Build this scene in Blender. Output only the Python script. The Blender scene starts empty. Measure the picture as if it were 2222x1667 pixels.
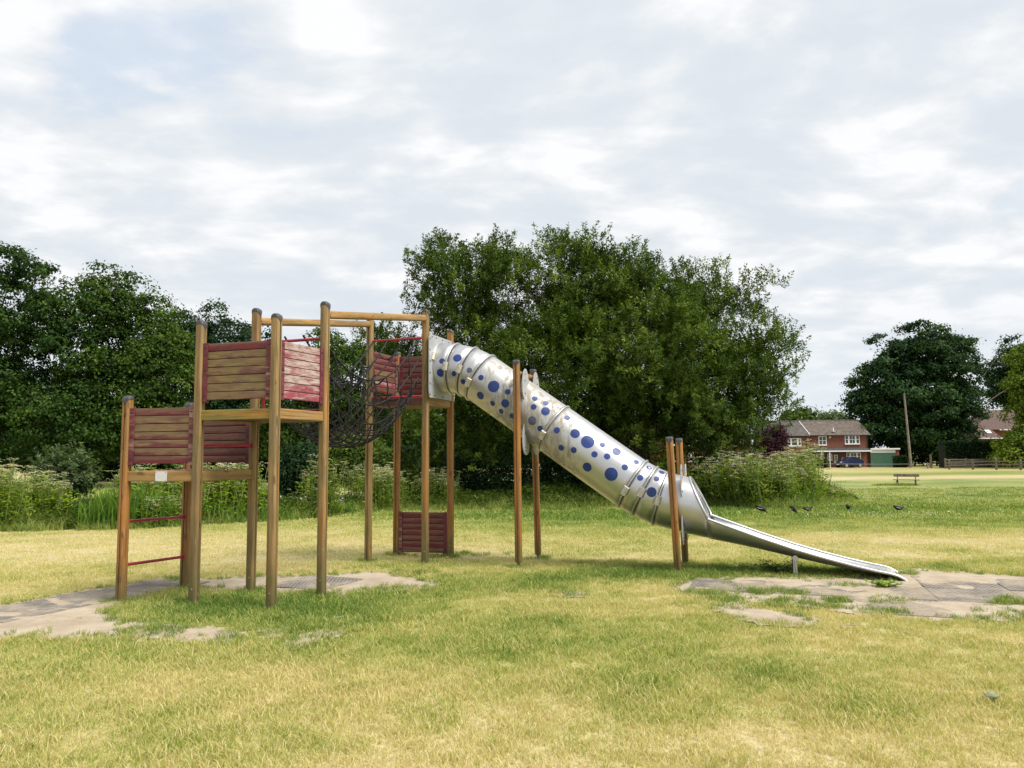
import bpy, math, random
import numpy as np
from mathutils import Vector, Matrix

rnd = random.Random(7)
rng = np.random.default_rng(7)
scene = bpy.context.scene
COL = scene.collection
R = math.radians

# ------------------------------------------------------------------ camera, sky, sun, exposure
CAM = np.array([0.0, 0.0, 1.58]); FPX = 1670.0; IW, IH = 2222, 1667
PITCH = math.atan((985 - 833.5) / FPX); ROLL = R(0.45)
_fw = np.array([0, math.cos(PITCH), math.sin(PITCH)])
_u0 = np.array([0, -math.sin(PITCH), math.cos(PITCH)]); _r0 = np.array([1.0, 0, 0])
_rt = math.cos(ROLL) * _r0 - math.sin(ROLL) * _u0
_up = math.sin(ROLL) * _r0 + math.cos(ROLL) * _u0
cd = bpy.data.cameras.new('camera'); cam = bpy.data.objects.new('camera', cd); COL.objects.link(cam)
cam.matrix_world = Matrix(((_rt[0], _up[0], -_fw[0], CAM[0]), (_rt[1], _up[1], -_fw[1], CAM[1]), (_rt[2], _up[2], -_fw[2], CAM[2]), (0, 0, 0, 1)))
cd.sensor_width = 36; cd.lens = 36 * FPX / IW; cd.clip_start = 0.05; cd.clip_end = 4000
scene.camera = cam

SUN_EL, SUN_AZ = 54, -28          # azimuth of the direction towards the sun, from +X, counter-clockwise
sd = bpy.data.lights.new('sun', 'SUN'); sd.energy = 1.5; sd.angle = R(26); sd.color = (1.0, 0.95, 0.87)
sun = bpy.data.objects.new('sun', sd); COL.objects.link(sun)
_sv = Vector((math.cos(R(SUN_EL)) * math.cos(R(SUN_AZ)), math.cos(R(SUN_EL)) * math.sin(R(SUN_AZ)), math.sin(R(SUN_EL))))
sun.rotation_euler = _sv.to_track_quat('Z', 'Y').to_euler(); sun.location = (0, 0, 40)

vs = scene.view_settings
vs.view_transform = 'Standard'; vs.look = 'None'; vs.gamma = 1; vs.use_curve_mapping = False; vs.exposure = 1.85
scene.cycles.max_bounces = 8; scene.cycles.transparent_max_bounces = 6
scene.cycles.use_denoising = True


class NT:
    """small helper round a node tree"""
    def __init__(s, tree): s.t = tree; s.n = tree.nodes; s.l = tree.links
    def node(s, typ, **kw):
        nd = s.n.new(typ)
        for k, v in kw.items(): setattr(nd, k, v)
        return nd
    def put(s, sock, v):
        if hasattr(v, 'is_output'): s.l.new(v, sock)
        elif v is not None: sock.default_value = v
    def math(s, op, a, b=None, c=None, clamp=False):
        nd = s.node('ShaderNodeMath', operation=op, use_clamp=clamp)
        for i, v in enumerate((a, b, c)):
            if v is not None: s.put(nd.inputs[i], v)
        return nd.outputs[0]
    def vmath(s, op, a, b=None):
        nd = s.node('ShaderNodeVectorMath', operation=op)
        s.put(nd.inputs[0], a)
        if b is not None: s.put(nd.inputs[1], b)
        return nd.outputs[0]
    def mix(s, f, a, b, blend='MIX'):
        nd = s.node('ShaderNodeMix', data_type='RGBA', blend_type=blend)
        s.put(nd.inputs[0], f)
        for i, v in ((6, a), (7, b)):
            if isinstance(v, tuple) and len(v) == 3: v = (*v, 1)
            s.put(nd.inputs[i], v)
        return nd.outputs[2]
    def noise(s, vec, scale, detail=3, rough=.55, dist=0.0):
        nd = s.node('ShaderNodeTexNoise'); s.put(nd.inputs['Vector'], vec)
        nd.inputs['Scale'].default_value = scale; nd.inputs['Detail'].default_value = detail
        nd.inputs['Roughness'].default_value = rough; nd.inputs['Distortion'].default_value = dist
        return nd.outputs['Fac']
    def ramp(s, fac, stops, interp='LINEAR'):
        nd = s.node('ShaderNodeValToRGB'); cr = nd.color_ramp; cr.interpolation = interp
        while len(cr.elements) < len(stops): cr.elements.new(.5)
        for e, (p, c) in zip(cr.elements, stops):
            e.position = p; e.color = (*c, 1) if isinstance(c, tuple) else (c, c, c, 1)
        s.put(nd.inputs[0], fac); return nd.outputs[0]
    def step(s, v, lo, hi):
        nd = s.node('ShaderNodeMapRange', interpolation_type='SMOOTHSTEP')
        s.put(nd.inputs[0], v); nd.inputs[1].default_value = lo; nd.inputs[2].default_value = hi
        return nd.outputs[0]
    def scale(s, vec, sc): return s.vmath('MULTIPLY', vec, sc)
    def sep(s, vec):
        nd = s.node('ShaderNodeSeparateXYZ'); s.put(nd.inputs[0], vec); return nd.outputs
    def comb(s, x, y, z):
        nd = s.node('ShaderNodeCombineXYZ')
        for i, v in enumerate((x, y, z)): s.put(nd.inputs[i], v)
        return nd.outputs[0]
    def bump(s, h, strength=.4, dist=.01):
        nd = s.node('ShaderNodeBump'); nd.inputs['Strength'].default_value = strength; nd.inputs['Distance'].default_value = dist
        s.put(nd.inputs['Height'], h); return nd.outputs[0]
    @property
    def pos(s): return s.node('ShaderNodeNewGeometry').outputs['Position']
    @property
    def obj(s): return s.node('ShaderNodeTexCoord').outputs['Object']
    @property
    def rand(s): return s.node('ShaderNodeObjectInfo').outputs['Random']


# world: high broken cloud over a clear sky
w = bpy.data.worlds.new('World'); scene.world = w; w.use_nodes = True
k = NT(w.node_tree); k.n.clear()
sky = k.node('ShaderNodeTexSky', sky_type='NISHITA', sun_disc=False, sun_elevation=R(SUN_EL), sun_rotation=R(90 - SUN_AZ))
sky.air_density = 1.0; sky.dust_density = 1.5
dirv = k.node('ShaderNodeTexCoord').outputs['Generated']
dx, dy, dz = k.sep(dirv)
zz = k.math('ADD', k.math('MAXIMUM', dz, 0.0), 0.20)
px, py = k.math('DIVIDE', dx, zz), k.math('DIVIDE', dy, zz)
pv = k.comb(k.math('MULTIPLY', px, 0.8), k.math('MULTIPLY', py, 1.0), 3.7)
wv = k.node('ShaderNodeTexNoise'); k.put(wv.inputs['Vector'], pv); wv.inputs['Scale'].default_value = 1.1; wv.inputs['Detail'].default_value = 2
pv2 = k.vmath('ADD', pv, k.scale(wv.outputs['Color'], (0.35, 0.35, 0.0)))
n1 = k.noise(pv2, 4.0, 6, .50)
n2 = k.noise(k.vmath('ADD', pv, (5.2, 1.3, 2.0)), 0.55, 3, .5)
n3 = k.noise(pv2, 8.0, 5, .55)
dens = k.math('ADD', k.math('ADD', k.math('MULTIPLY', n1, .66), k.math('MULTIPLY', n2, .14)), k.math('MULTIPLY', n3, .24))
cloud = k.ramp(dens, [(0.41, (2.74, 2.94, 3.15)), (0.485, (2.88, 3.06, 3.24)), (0.545, (3.16, 3.27, 3.38)), (0.63, (3.62, 3.66, 3.72))])
hz = k.step(dz, 0.0, 0.22)
cloud = k.mix(hz, (2.92, 3.13, 3.33, 1), cloud)
_bd = _fw + _rt * (255 - IW / 2) / FPX - _up * (60 - IH / 2) / FPX; _bd = _bd / np.linalg.norm(_bd)      # a thin blue opening high on one side
_bx, _by = float(_bd[0] / (_bd[2] + .20)), float(_bd[1] / (_bd[2] + .20))
gd_ = k.math('SQRT', k.math('ADD', k.math('POWER', k.math('SUBTRACT', px, _bx), 2.0), k.math('POWER', k.math('SUBTRACT', py, _by), 2.0)))
gap = k.math('MULTIPLY', k.step(k.math('ADD', gd_, k.math('MULTIPLY', k.math('SUBTRACT', n1, .5), 1.3)), .22, .04), .20)
nb = k.noise(k.vmath('ADD', pv, (7.0, 3.0, 0.0)), 0.62, 4, .5)
gap = k.math('MAXIMUM', gap, k.math('MULTIPLY', k.math('MULTIPLY', k.step(nb, .62, .74), k.step(n1, .60, .42)), .25))
skyc = k.mix(1.0, sky.outputs[0], (1.0, 1.0, 1.0), 'MULTIPLY')
bg = k.node('ShaderNodeBackground'); k.put(bg.inputs[0], k.mix(gap, cloud, skyc)); bg.inputs[1].default_value = 0.0755
k.l.new(bg.outputs[0], k.node('ShaderNodeOutputWorld').inputs[0])


# ------------------------------------------------------------------ materials
def new_mat(name):
    m = bpy.data.materials.new(name); m.use_nodes = True
    t = NT(m.node_tree); t.n.clear()
    out = t.node('ShaderNodeOutputMaterial'); b = t.node('ShaderNodeBsdfPrincipled')
    t.l.new(b.outputs[0], out.inputs[0]); t.out = out; t.b = b
    return m, t


def simple(name, col, rough=.6, var=.12, scale=8.0, metal=0.0, bump=0.0, spec=.5):
    m, t = new_mat(name)
    n = t.noise(t.pos, scale, 4, .6)
    lo = tuple(c * (1 - var) for c in col); hi = tuple(min(1, c * (1 + var)) for c in col)
    t.put(t.b.inputs['Base Color'], t.mix(t.step(n, .3, .7), lo, hi))
    t.b.inputs['Roughness'].default_value = rough; t.b.inputs['Metallic'].default_value = metal
    t.b.inputs['Specular IOR Level'].default_value = spec
    if bump: t.put(t.b.inputs['Normal'], t.bump(n, bump, .01))
    return m


def wood_post(name, cols, algae=1.0, along=False):
    m, t = new_mat(name)
    p, rd = (t.pos if not along else t.node('ShaderNodeVectorRotate', rotation_type='Y_AXIS').outputs[0]), t.rand
    if along:
        vr = p.node; vr.inputs['Angle'].default_value = R(90); t.put(vr.inputs['Vector'], t.obj)
    off = t.comb(t.math('MULTIPLY', rd, 31.0), t.math('MULTIPLY', rd, 17.0), t.math('MULTIPLY', rd, 9.0))
    q = t.vmath('ADD', p, off)
    grain = t.noise(t.scale(q, (38, 38, 1.6)), 1.0, 5, .6, .4)
    broad = t.noise(t.scale(q, (3, 3, 1.1)), 1.3, 3, .5)
    c = t.mix(t.step(broad, .42, .58), cols[0], cols[1])
    c = t.mix(t.math('MULTIPLY', t.step(t.noise(t.scale(q, (9, 9, .8)), 1.0, 2), .5, .7), .8), c, cols[2])
    c = t.mix(t.math('MULTIPLY', t.step(grain, .42, .66), .7), c, tuple(x * .38 for x in cols[0]))
    kn = t.noise(t.scale(q, (16, 16, 5.5)), 1.0, 1, .4); c = t.mix(t.math('MULTIPLY', t.step(kn, .70, .76), .75), c, tuple(x * .25 for x in cols[0]))
    ck = t.noise(t.scale(q, (55, 55, .9)), 1.0, 2, .5); c = t.mix(t.math('MULTIPLY', t.step(ck, .66, .70), .7), c, tuple(x * .15 for x in cols[0]))
    fine = t.noise(t.scale(q, (120, 120, 5)), 1.0, 2, .6)
    c = t.mix(t.math('MULTIPLY', t.step(fine, .58, .75), .35), c, (.55, .47, .33))
    z = t.sep(t.pos)[2]
    wet = t.math('MULTIPLY', t.step(t.math('ADD', z, t.math('MULTIPLY', t.noise(t.scale(q, (14, 14, 5)), 1.0, 3), .9)), 1.05, .35), .85 * algae)
    c = t.mix(wet, c, (.12, .115, .045))
    scuff = t.step(t.noise(t.scale(q, (22, 22, 9)), 1.0, 4, .7), .66, .74)
    c = t.mix(t.math('MULTIPLY', scuff, t.step(z, .9, .2)), c, (.42, .38, .28))
    t.put(t.b.inputs['Base Color'], c); t.b.inputs['Roughness'].default_value = .62
    t.put(t.b.inputs['Normal'], t.bump(grain, .35, .004))
    return m


def plank_mat(name, wood, wood2, paint, keep, pale=0.0, lower=.25, blotch=.5):
    """painted plank, weathered: object x runs along the plank, z across it (+-0.04)"""
    m, t = new_mat(name)
    o, rd = t.obj, t.rand
    off = t.comb(t.math('MULTIPLY', rd, 43.0), t.math('MULTIPLY', rd, 11.0), t.math('MULTIPLY', rd, 23.0))
    q = t.vmath('ADD', o, off)
    grain = t.noise(t.scale(q, (3.0, 60, 95)), 1.0, 5, .6, .3)
    patch = t.noise(t.scale(q, (4.5, 8, 17)), 1.0, 4, .6, .2)
    zc = t.sep(o)[2]
    field = t.math('ADD', t.math('ADD', t.math('MULTIPLY', patch, blotch), t.math('MULTIPLY', grain, .35)), t.math('MULTIPLY', zc, -lower * 12))
    field = t.math('ADD', field, t.math('MULTIPLY', t.math('SUBTRACT', rd, .5), .16))
    c = t.mix(t.step(patch, .35, .65), wood, wood2)
    c = t.mix(t.math('MULTIPLY', t.step(grain, .45, .68), .6), c, tuple(x * .42 for x in wood))
    if pale: c = t.mix(t.math('MULTIPLY', t.step(t.noise(t.scale(q, (7, 9, 40)), 1.0, 4, .7), .40, .60), pale), c, (.52, .46, .42))
    pc = t.mix(t.step(t.noise(t.scale(q, (6, 9, 20)), 1.0, 3), .35, .7), paint, tuple(x * .62 for x in paint))
    c = t.mix(t.step(field, keep + .07, keep - .07), pc, c)
    t.put(t.b.inputs['Base Color'], c); t.b.inputs['Roughness'].default_value = .6
    t.put(t.b.inputs['Normal'], t.bump(grain, .5, .004))
    return m


def steel(name, dirt=0.0, rough=.37, col=(.56, .56, .565)):
    m, t = new_mat(name)
    p = t.pos
    br = t.noise(t.scale(p, (3, 3, 3)), 2.0, 3)
    c = t.mix(t.step(br, .3, .7), tuple(x * .93 for x in col), col)
    if dirt:
        streak = t.noise(t.scale(p, (9, 9, 2.6)), 1.5, 6, .66, .3)
        x, y, z = t.sep(p)
        region = t.math('MULTIPLY', t.step(x, -.75, -.1), t.step(x, 1.35, .55))
        wide = t.noise(p, 2.3, 3)
        mk = t.math('ADD', t.math('MULTIPLY', streak, .8), t.math('ADD', t.math('MULTIPLY', region, .20), t.math('MULTIPLY', wide, .22)))
        mk = t.math('MULTIPLY', t.step(mk, .585, .80), .72 * dirt)
        c = t.mix(mk, c, (.17, .14, .085))
        t.put(t.b.inputs['Metallic'], t.math('SUBTRACT', .93, mk))
        t.put(t.b.inputs['Roughness'], t.math('ADD', t.math('MULTIPLY', mk, .4), t.math('ADD', rough - .04, t.math('MULTIPLY', br, .1))))
    else:
        t.b.inputs['Metallic'].default_value = .95
        t.put(t.b.inputs['Roughness'], t.math('ADD', rough - .05, t.math('MULTIPLY', br, .12)))
    t.put(t.b.inputs['Base Color'], c)
    return m


def leaf_mat(name, dark, light, tip=None, trans=.35, rough=.5):
    m, t = new_mat(name)
    at = t.node('ShaderNodeAttribute', attribute_name='tint').outputs['Fac']
    n = t.noise(t.pos, .9, 2)
    f = t.math('ADD', t.math('MULTIPLY', at, .75), t.math('MULTIPLY', n, .3))
    stops = [(.15, dark), (.75, light)] + ([(.97, tip)] if tip else [])
    c = t.ramp(f, stops)
    t.put(t.b.inputs['Base Color'], c); t.b.inputs['Roughness'].default_value = rough + .1
    t.b.inputs['Specular IOR Level'].default_value = .10
    tr = t.node('ShaderNodeBsdfTranslucent')
    t.put(tr.inputs[0], t.mix(1.0, c, (1.5, 1.55, .55), 'MULTIPLY'))
    mx = t.node('ShaderNodeMixShader'); mx.inputs[0].default_value = trans
    t.l.new(t.b.outputs[0], mx.inputs[1]); t.l.new(tr.outputs[0], mx.inputs[2]); t.l.new(mx.outputs[0], t.out.inputs[0])
    return m


GREEN_STOPS = [(0.0, (.66, .57, .325)), (.23, (.565, .495, .225)), (.49, (.42, .43, .125)), (.77, (.21, .295, .055)), (1.0, (.105, .19, .035))]


def grass_mat(name, instancer=True, tall=False):
    m, t = new_mat(name)
    at = t.node('ShaderNodeAttribute', attribute_name='green')
    if instancer: at.attribute_type = 'INSTANCER'
    g = at.outputs['Fac']
    if instancer:
        ti = t.node('ShaderNodeAttribute', attribute_name='tint').outputs['Fac']
        g = t.math('ADD', g, t.math('MULTIPLY', t.math('SUBTRACT', ti, .5), .62))
        g = t.math('ADD', g, t.math('MULTIPLY', t.math('SUBTRACT', t.noise(t.pos, 2.6, 3), .5), .35))
    else:
        g = t.math('ADD', g, t.math('MULTIPLY', t.math('SUBTRACT', t.noise(t.pos, 3.0, 6, .7), .5), .7))
    c = t.ramp(g, GREEN_STOPS)
    if not instancer:
        fine = t.noise(t.scale(t.pos, (1, .45, 1)), 42.0, 4, .75)
        c = t.mix(t.math('MULTIPLY', t.step(fine, .60, .35), .55), c, (.12, .09, .04)); c = t.mix(1.0, c, (.80, .78, .76), 'MULTIPLY')
    t.put(t.b.inputs['Base Color'], c); t.b.inputs['Roughness'].default_value = .6
    t.b.inputs['Specular IOR Level'].default_value = .25
    if instancer:
        tr = t.node('ShaderNodeBsdfTranslucent'); t.put(tr.inputs[0], t.mix(1.0, c, (1.25, 1.25, .8), 'MULTIPLY'))
        mx = t.node('ShaderNodeMixShader'); mx.inputs[0].default_value = .35
        t.l.new(t.b.outputs[0], mx.inputs[1]); t.l.new(tr.outputs[0], mx.inputs[2]); t.l.new(mx.outputs[0], t.out.inputs[0])
    return m


MAT = {}
MAT['post_tan'] = wood_post('weathered tan post', [(.30, .19, .07), (.22, .15, .06), (.36, .165, .035)])
MAT['post_orange'] = wood_post('orange stained post', [(.36, .155, .032), (.28, .13, .033), (.25, .14, .048)])
MAT['beam'] = wood_post('stained beam', [(.36, .21, .065), (.29, .18, .06), (.40, .17, .03)], algae=0, along=True)
MAT['beam_moss'] = wood_post('algae stained beam', [(.25, .20, .04), (.30, .19, .035), (.42, .16, .012)], algae=0, along=True)
MAT['plank_tan'] = plank_mat('worn plank tan', (.22, .145, .065), (.17, .09, .055), (.15, .028, .034), .50, lower=.26)
MAT['plank_olive'] = plank_mat('worn plank olive', (.225, .16, .055), (.17, .095, .055), (.15, .032, .036), .52, lower=.16)
MAT['plank_pale'] = plank_mat('peeled plank', (.30, .18, .15), (.28, .10, .10), (.27, .05, .07), .47, pale=.62, lower=.10)
MAT['plank_red'] = plank_mat('dark red plank', (.15, .065, .045), (.19, .10, .065), (.15, .014, .02), .40, lower=.30, blotch=.4)
MAT['batten'] = plank_mat('red batten', (.26, .14, .10), (.20, .085, .07), (.15, .024, .034), .36, pale=.25, lower=0)
MAT['backing'] = simple('dark backing board', (.035, .02, .016), .8)
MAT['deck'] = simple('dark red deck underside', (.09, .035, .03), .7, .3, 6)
MAT['cap'] = simple('grey rubber cap', (.042, .042, .046), .55, .25, 14)
MAT['bolt'] = simple('dark bolt', (.018, .018, .02), .45, .2, 40)
MAT['screw'] = simple('zinc screw', (.45, .44, .42), .4, .2, 40, metal=.8)
MAT['red_tube'] = simple('red powder coat', (.34, .015, .035), .33, .2, 12)
MAT['shoe'] = simple('galvanised shoe', (.16, .16, .165), .5, .25, 18, metal=.5)
MAT['rope'] = simple('black rope', (.006, .0064, .0075), .55, .4, 160, bump=.5, spec=.3)
MAT['plate'] = simple('grey painted plate', (.33, .34, .35), .45, .08, 5)
MAT['steel_dirty'] = steel('stained stainless', 1.0)
MAT['steel'] = steel('brushed stainless', 0.0, .38)
MAT['steel_ring'] = steel('ring steel', 0.0, .40, (.50, .50, .50))
MAT['clamp'] = simple('cream plastic clamp', (.50, .47, .40), .5, .2, 20)
MAT['blue'] = simple('blue vinyl', (.010, .034, .175), .45, .3, 5)
MAT['blue_grey'] = simple('faded blue vinyl', (.075, .09, .15), .5, .3, 7)
MAT['white'] = simple('white paint', (.74, .75, .75), .5, .06, 6)
MAT['yellow'] = simple('yellow sticker', (.75, .42, .03), .5, .05)
MAT['plaque'] = simple('pale metal plaque', (.66, .66, .68), .45, .06, 30)
MAT['bark'] = simple('bark', (.055, .042, .03), .85, .4, 9, bump=.7)
MAT['bark_grey'] = simple('grey bark', (.10, .085, .065), .85, .4, 9, bump=.7)
MAT['stem'] = simple('plant stem', (.12, .18, .045), .6, .3, 20)
MAT['dead_leaf'] = simple('dull leaf', (.17, .19, .11), .6, .3, 30)
MAT['umbel'] = simple('cream flower', (.70, .66, .42), .7, .25, 30)
MAT['leaf_willow'] = leaf_mat('willow leaf', (.014, .036, .007), (.098, .150, .022), (.22, .27, .05), trans=.28)
MAT['leaf_oak'] = leaf_mat('oak leaf', (.006, .020, .005), (.040, .085, .013), (.11, .17, .03), trans=.22)
MAT['leaf_oak2'] = leaf_mat('bright oak leaf', (.010, .028, .006), (.062, .112, .015), (.14, .20, .03), trans=.24)
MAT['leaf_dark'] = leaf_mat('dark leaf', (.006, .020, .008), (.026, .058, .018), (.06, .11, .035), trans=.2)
MAT['leaf_maple'] = leaf_mat('maple leaf', (.006, .022, .008), (.028, .066, .016), (.075, .13, .028), trans=.18)
MAT['leaf_grey'] = leaf_mat('grey green leaf', (.035, .06, .025), (.11, .155, .065), (.20, .24, .12))
MAT['leaf_purple'] = leaf_mat('purple leaf', (.014, .006, .010), (.045, .014, .022), (.07, .02, .03), trans=.2)
MAT['leaf_lime'] = leaf_mat('lime leaf', (.09, .16, .015), (.27, .37, .045), (.42, .45, .09))
MAT['leaf_yellowgreen'] = leaf_mat('yellow green leaf', (.055, .10, .011), (.18, .25, .032), (.31, .34, .06))
MAT['reed'] = leaf_mat('reed blade', (.035, .09, .012), (.14, .25, .04), (.26, .38, .09))
MAT['reed_blue'] = leaf_mat('blue green reed', (.04, .085, .035), (.12, .18, .085), (.2, .26, .13))
MAT['ground'] = grass_mat('lawn ground', False)
MAT['grass'] = grass_mat('lawn blade', True)


def earth_mat():
    m, t = new_mat('bare earth')
    p = t.pos
    n = t.noise(p, 2.2, 6, .7); f = t.noise(p, 26, 4, .7)
    c = t.mix(t.step(n, .35, .65), (.32, .26, .19), (.42, .355, .27))
    c = t.mix(t.math('MULTIPLY', t.step(f, .5, .75), .5), c, (.24, .185, .13))
    c = t.mix(t.math('MULTIPLY', t.step(t.noise(p, 60, 3, .8), .66, .74), .5), c, (.22, .2, .12))
    t.put(t.b.inputs['Base Color'], c); t.b.inputs['Roughness'].default_value = .95
    t.b.inputs['Specular IOR Level'].default_value = .1
    t.put(t.b.inputs['Normal'], t.bump(t.math('ADD', n, t.math('MULTIPLY', f, .5)), .5, .02))
    return m


def rubber_mat_mat():
    m, t = new_mat('perforated rubber mat')
    o, p = t.obj, t.pos
    vo = t.node('ShaderNodeTexVoronoi', feature='F1', distance='EUCLIDEAN'); vo.inputs['Randomness'].default_value = 0.0
    x, y, z = t.sep(o)
    row = t.math('MULTIPLY', y, 1 / .046)
    sh = t.math('MULTIPLY', t.math('MODULO', t.math('FLOOR', t.math('ADD', row, 400.0)), 2.0), .5)
    cxv = t.math('SUBTRACT', t.math('FRACT', t.math('ADD', t.math('ADD', t.math('MULTIPLY', x, 1 / .052), sh), 400.0)), .5)
    cyv = t.math('SUBTRACT', t.math('FRACT', t.math('ADD', row, 400.0)), .5)
    d = t.math('SQRT', t.math('ADD', t.math('MULTIPLY', cxv, cxv), t.math('MULTIPLY', cyv, cyv)))
    hole = t.step(d, .40, .33)
    sandf = t.noise(p, 1.6, 5, .65)
    rd = t.rand
    cover = t.step(t.math('ADD', sandf, t.math('MULTIPLY', t.math('SUBTRACT', rd, .5), .22)), .40, .56)
    sand = t.mix(t.step(t.noise(p, 24, 4, .7), .35, .7), (.28, .23, .17), (.39, .325, .245))
    rub = t.mix(t.step(t.noise(p, 6, 4), .3, .7), (.18, .165, .148), (.28, .25, .218))
    top = t.mix(t.math('MULTIPLY', cover, .75), rub, sand)
    inh = t.mix(t.math('MULTIPLY', t.step(sandf, .38, .6), .85), (.075, .068, .06), sand)
    t.put(t.b.inputs['Base Color'], t.mix(hole, top, inh)); t.b.inputs['Roughness'].default_value = .9
    t.b.inputs['Specular IOR Level'].default_value = .15
    t.put(t.b.inputs['Normal'], t.bump(t.math('SUBTRACT', 1.0, hole), .6, .008))
    return m


def water_mat():
    m, t = new_mat('pond water')
    t.b.inputs['Base Color'].default_value = (.02, .022, .012, 1); t.b.inputs['Roughness'].default_value = .08
    t.put(t.b.inputs['Normal'], t.bump(t.noise(t.scale(t.pos, (1, 1, 1)), 3.0, 3), .15, .02))
    return m


def brick_mat():
    m, t = new_mat('red brick')
    x, y, z = t.sep(t.pos)
    v = t.comb(t.math('ADD', x, y), z, 0.0)
    br = t.node('ShaderNodeTexBrick'); t.put(br.inputs['Vector'], v)
    br.inputs['Color1'].default_value = (.21, .055, .032, 1); br.inputs['Color2'].default_value = (.15, .042, .028, 1)
    br.inputs['Mortar'].default_value = (.22, .13, .095, 1); br.inputs['Scale'].default_value = 1.0
    br.inputs['Brick Width'].default_value = .225; br.inputs['Row Height'].default_value = .075; br.inputs['Mortar Size'].default_value = .008
    n = t.noise(t.pos, .9, 5, .65)
    c = t.mix(t.math('MULTIPLY', t.step(n, .45, .7), .6), br.outputs['Color'], (.16, .085, .04))
    n2 = t.noise(t.pos, 1.7, 5, .8)
    c = t.mix(t.math('MULTIPLY', t.step(n2, .62, .74), .55), c, (.42, .27, .20))
    t.put(t.b.inputs['Base Color'], c); t.b.inputs['Roughness'].default_value = .9
    return m


MAT['earth'] = earth_mat(); MAT['mat'] = rubber_mat_mat(); MAT['water'] = water_mat(); MAT['brick'] = brick_mat()
MAT['roof_tile'] = simple('brown roof tile', (.115, .092, .076), .85, .35, 2.2)
MAT['roof_tile2'] = simple('dark roof tile', (.09, .08, .073), .85, .3, 2.0)
MAT['roof_red'] = simple('plum clay roof tile', (.095, .058, .05), .85, .35, 6)
MAT['glass'] = simple('dark window glass', (.02, .024, .03), .1, .3, 1.5, spec=.8)
MAT['frame_white'] = simple('white window frame', (.80, .80, .80), .45, .03)
MAT['frame_cream'] = simple('cream window frame', (.62, .62, .48), .5, .05)
MAT['garage_green'] = simple('green garage door', (.055, .135, .085), .5, .1, 3)
MAT['lead'] = simple('lead flat roof', (.05, .052, .055), .6, .2, 3)
MAT['gutter'] = simple('black gutter', (.012, .012, .013), .4)
MAT['car_blue'] = simple('dark blue car paint', (.015, .022, .06), .18, .05, 2, spec=.8)
MAT['car_silver'] = simple('silver car paint', (.50, .52, .54), .25, .05, 2, metal=.5)
MAT['car_white'] = simple('white car paint', (.75, .77, .80), .2, .03, 2)
MAT['tyre'] = simple('tyre rubber', (.015, .015, .016), .8)
MAT['old_wood'] = simple('grey weathered timber', (.15, .125, .095), .85, .4, 7, bump=.4)
MAT['pole_wood'] = simple('brown pole timber', (.22, .18, .14), .85, .35, 4)
MAT['bird'] = simple('sooty feather', (.010, .009, .009), .6, .4, 40, spec=.25)
MAT['bird_wing'] = simple('brown black wing', (.022, .016, .012), .6, .3, 30)
MAT['beak'] = simple('dull beak', (.14, .11, .05), .5)
MAT['bird_leg'] = simple('olive bird leg', (.14, .15, .05), .5)


# ------------------------------------------------------------------ mesh helpers
def mesh_np(name, V, Fc, n, mat=None, attrs=None, smooth=False):
    """fast mesh: V (m,3); Fc (k,n) all faces with n corners"""
    V = np.asarray(V, np.float32); Fc = np.asarray(Fc, np.int32)
    me = bpy.data.meshes.new(name)
    me.vertices.add(len(V)); me.vertices.foreach_set('co', V.ravel())
    me.loops.add(Fc.size); me.loops.foreach_set('vertex_index', Fc.ravel())
    me.polygons.add(len(Fc)); me.polygons.foreach_set('loop_start', np.arange(0, Fc.size, n, dtype=np.int32))
    me.update(calc_edges=True)
    if smooth: me.polygons.foreach_set('use_smooth', np.ones(len(Fc), bool))
    for kx, v in (attrs or {}).items():
        a = me.attributes.new(kx, 'FLOAT', 'POINT'); a.data.foreach_set('value', np.asarray(v, np.float32).ravel())
    if mat is not None: me.materials.append(mat)
    return me


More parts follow.
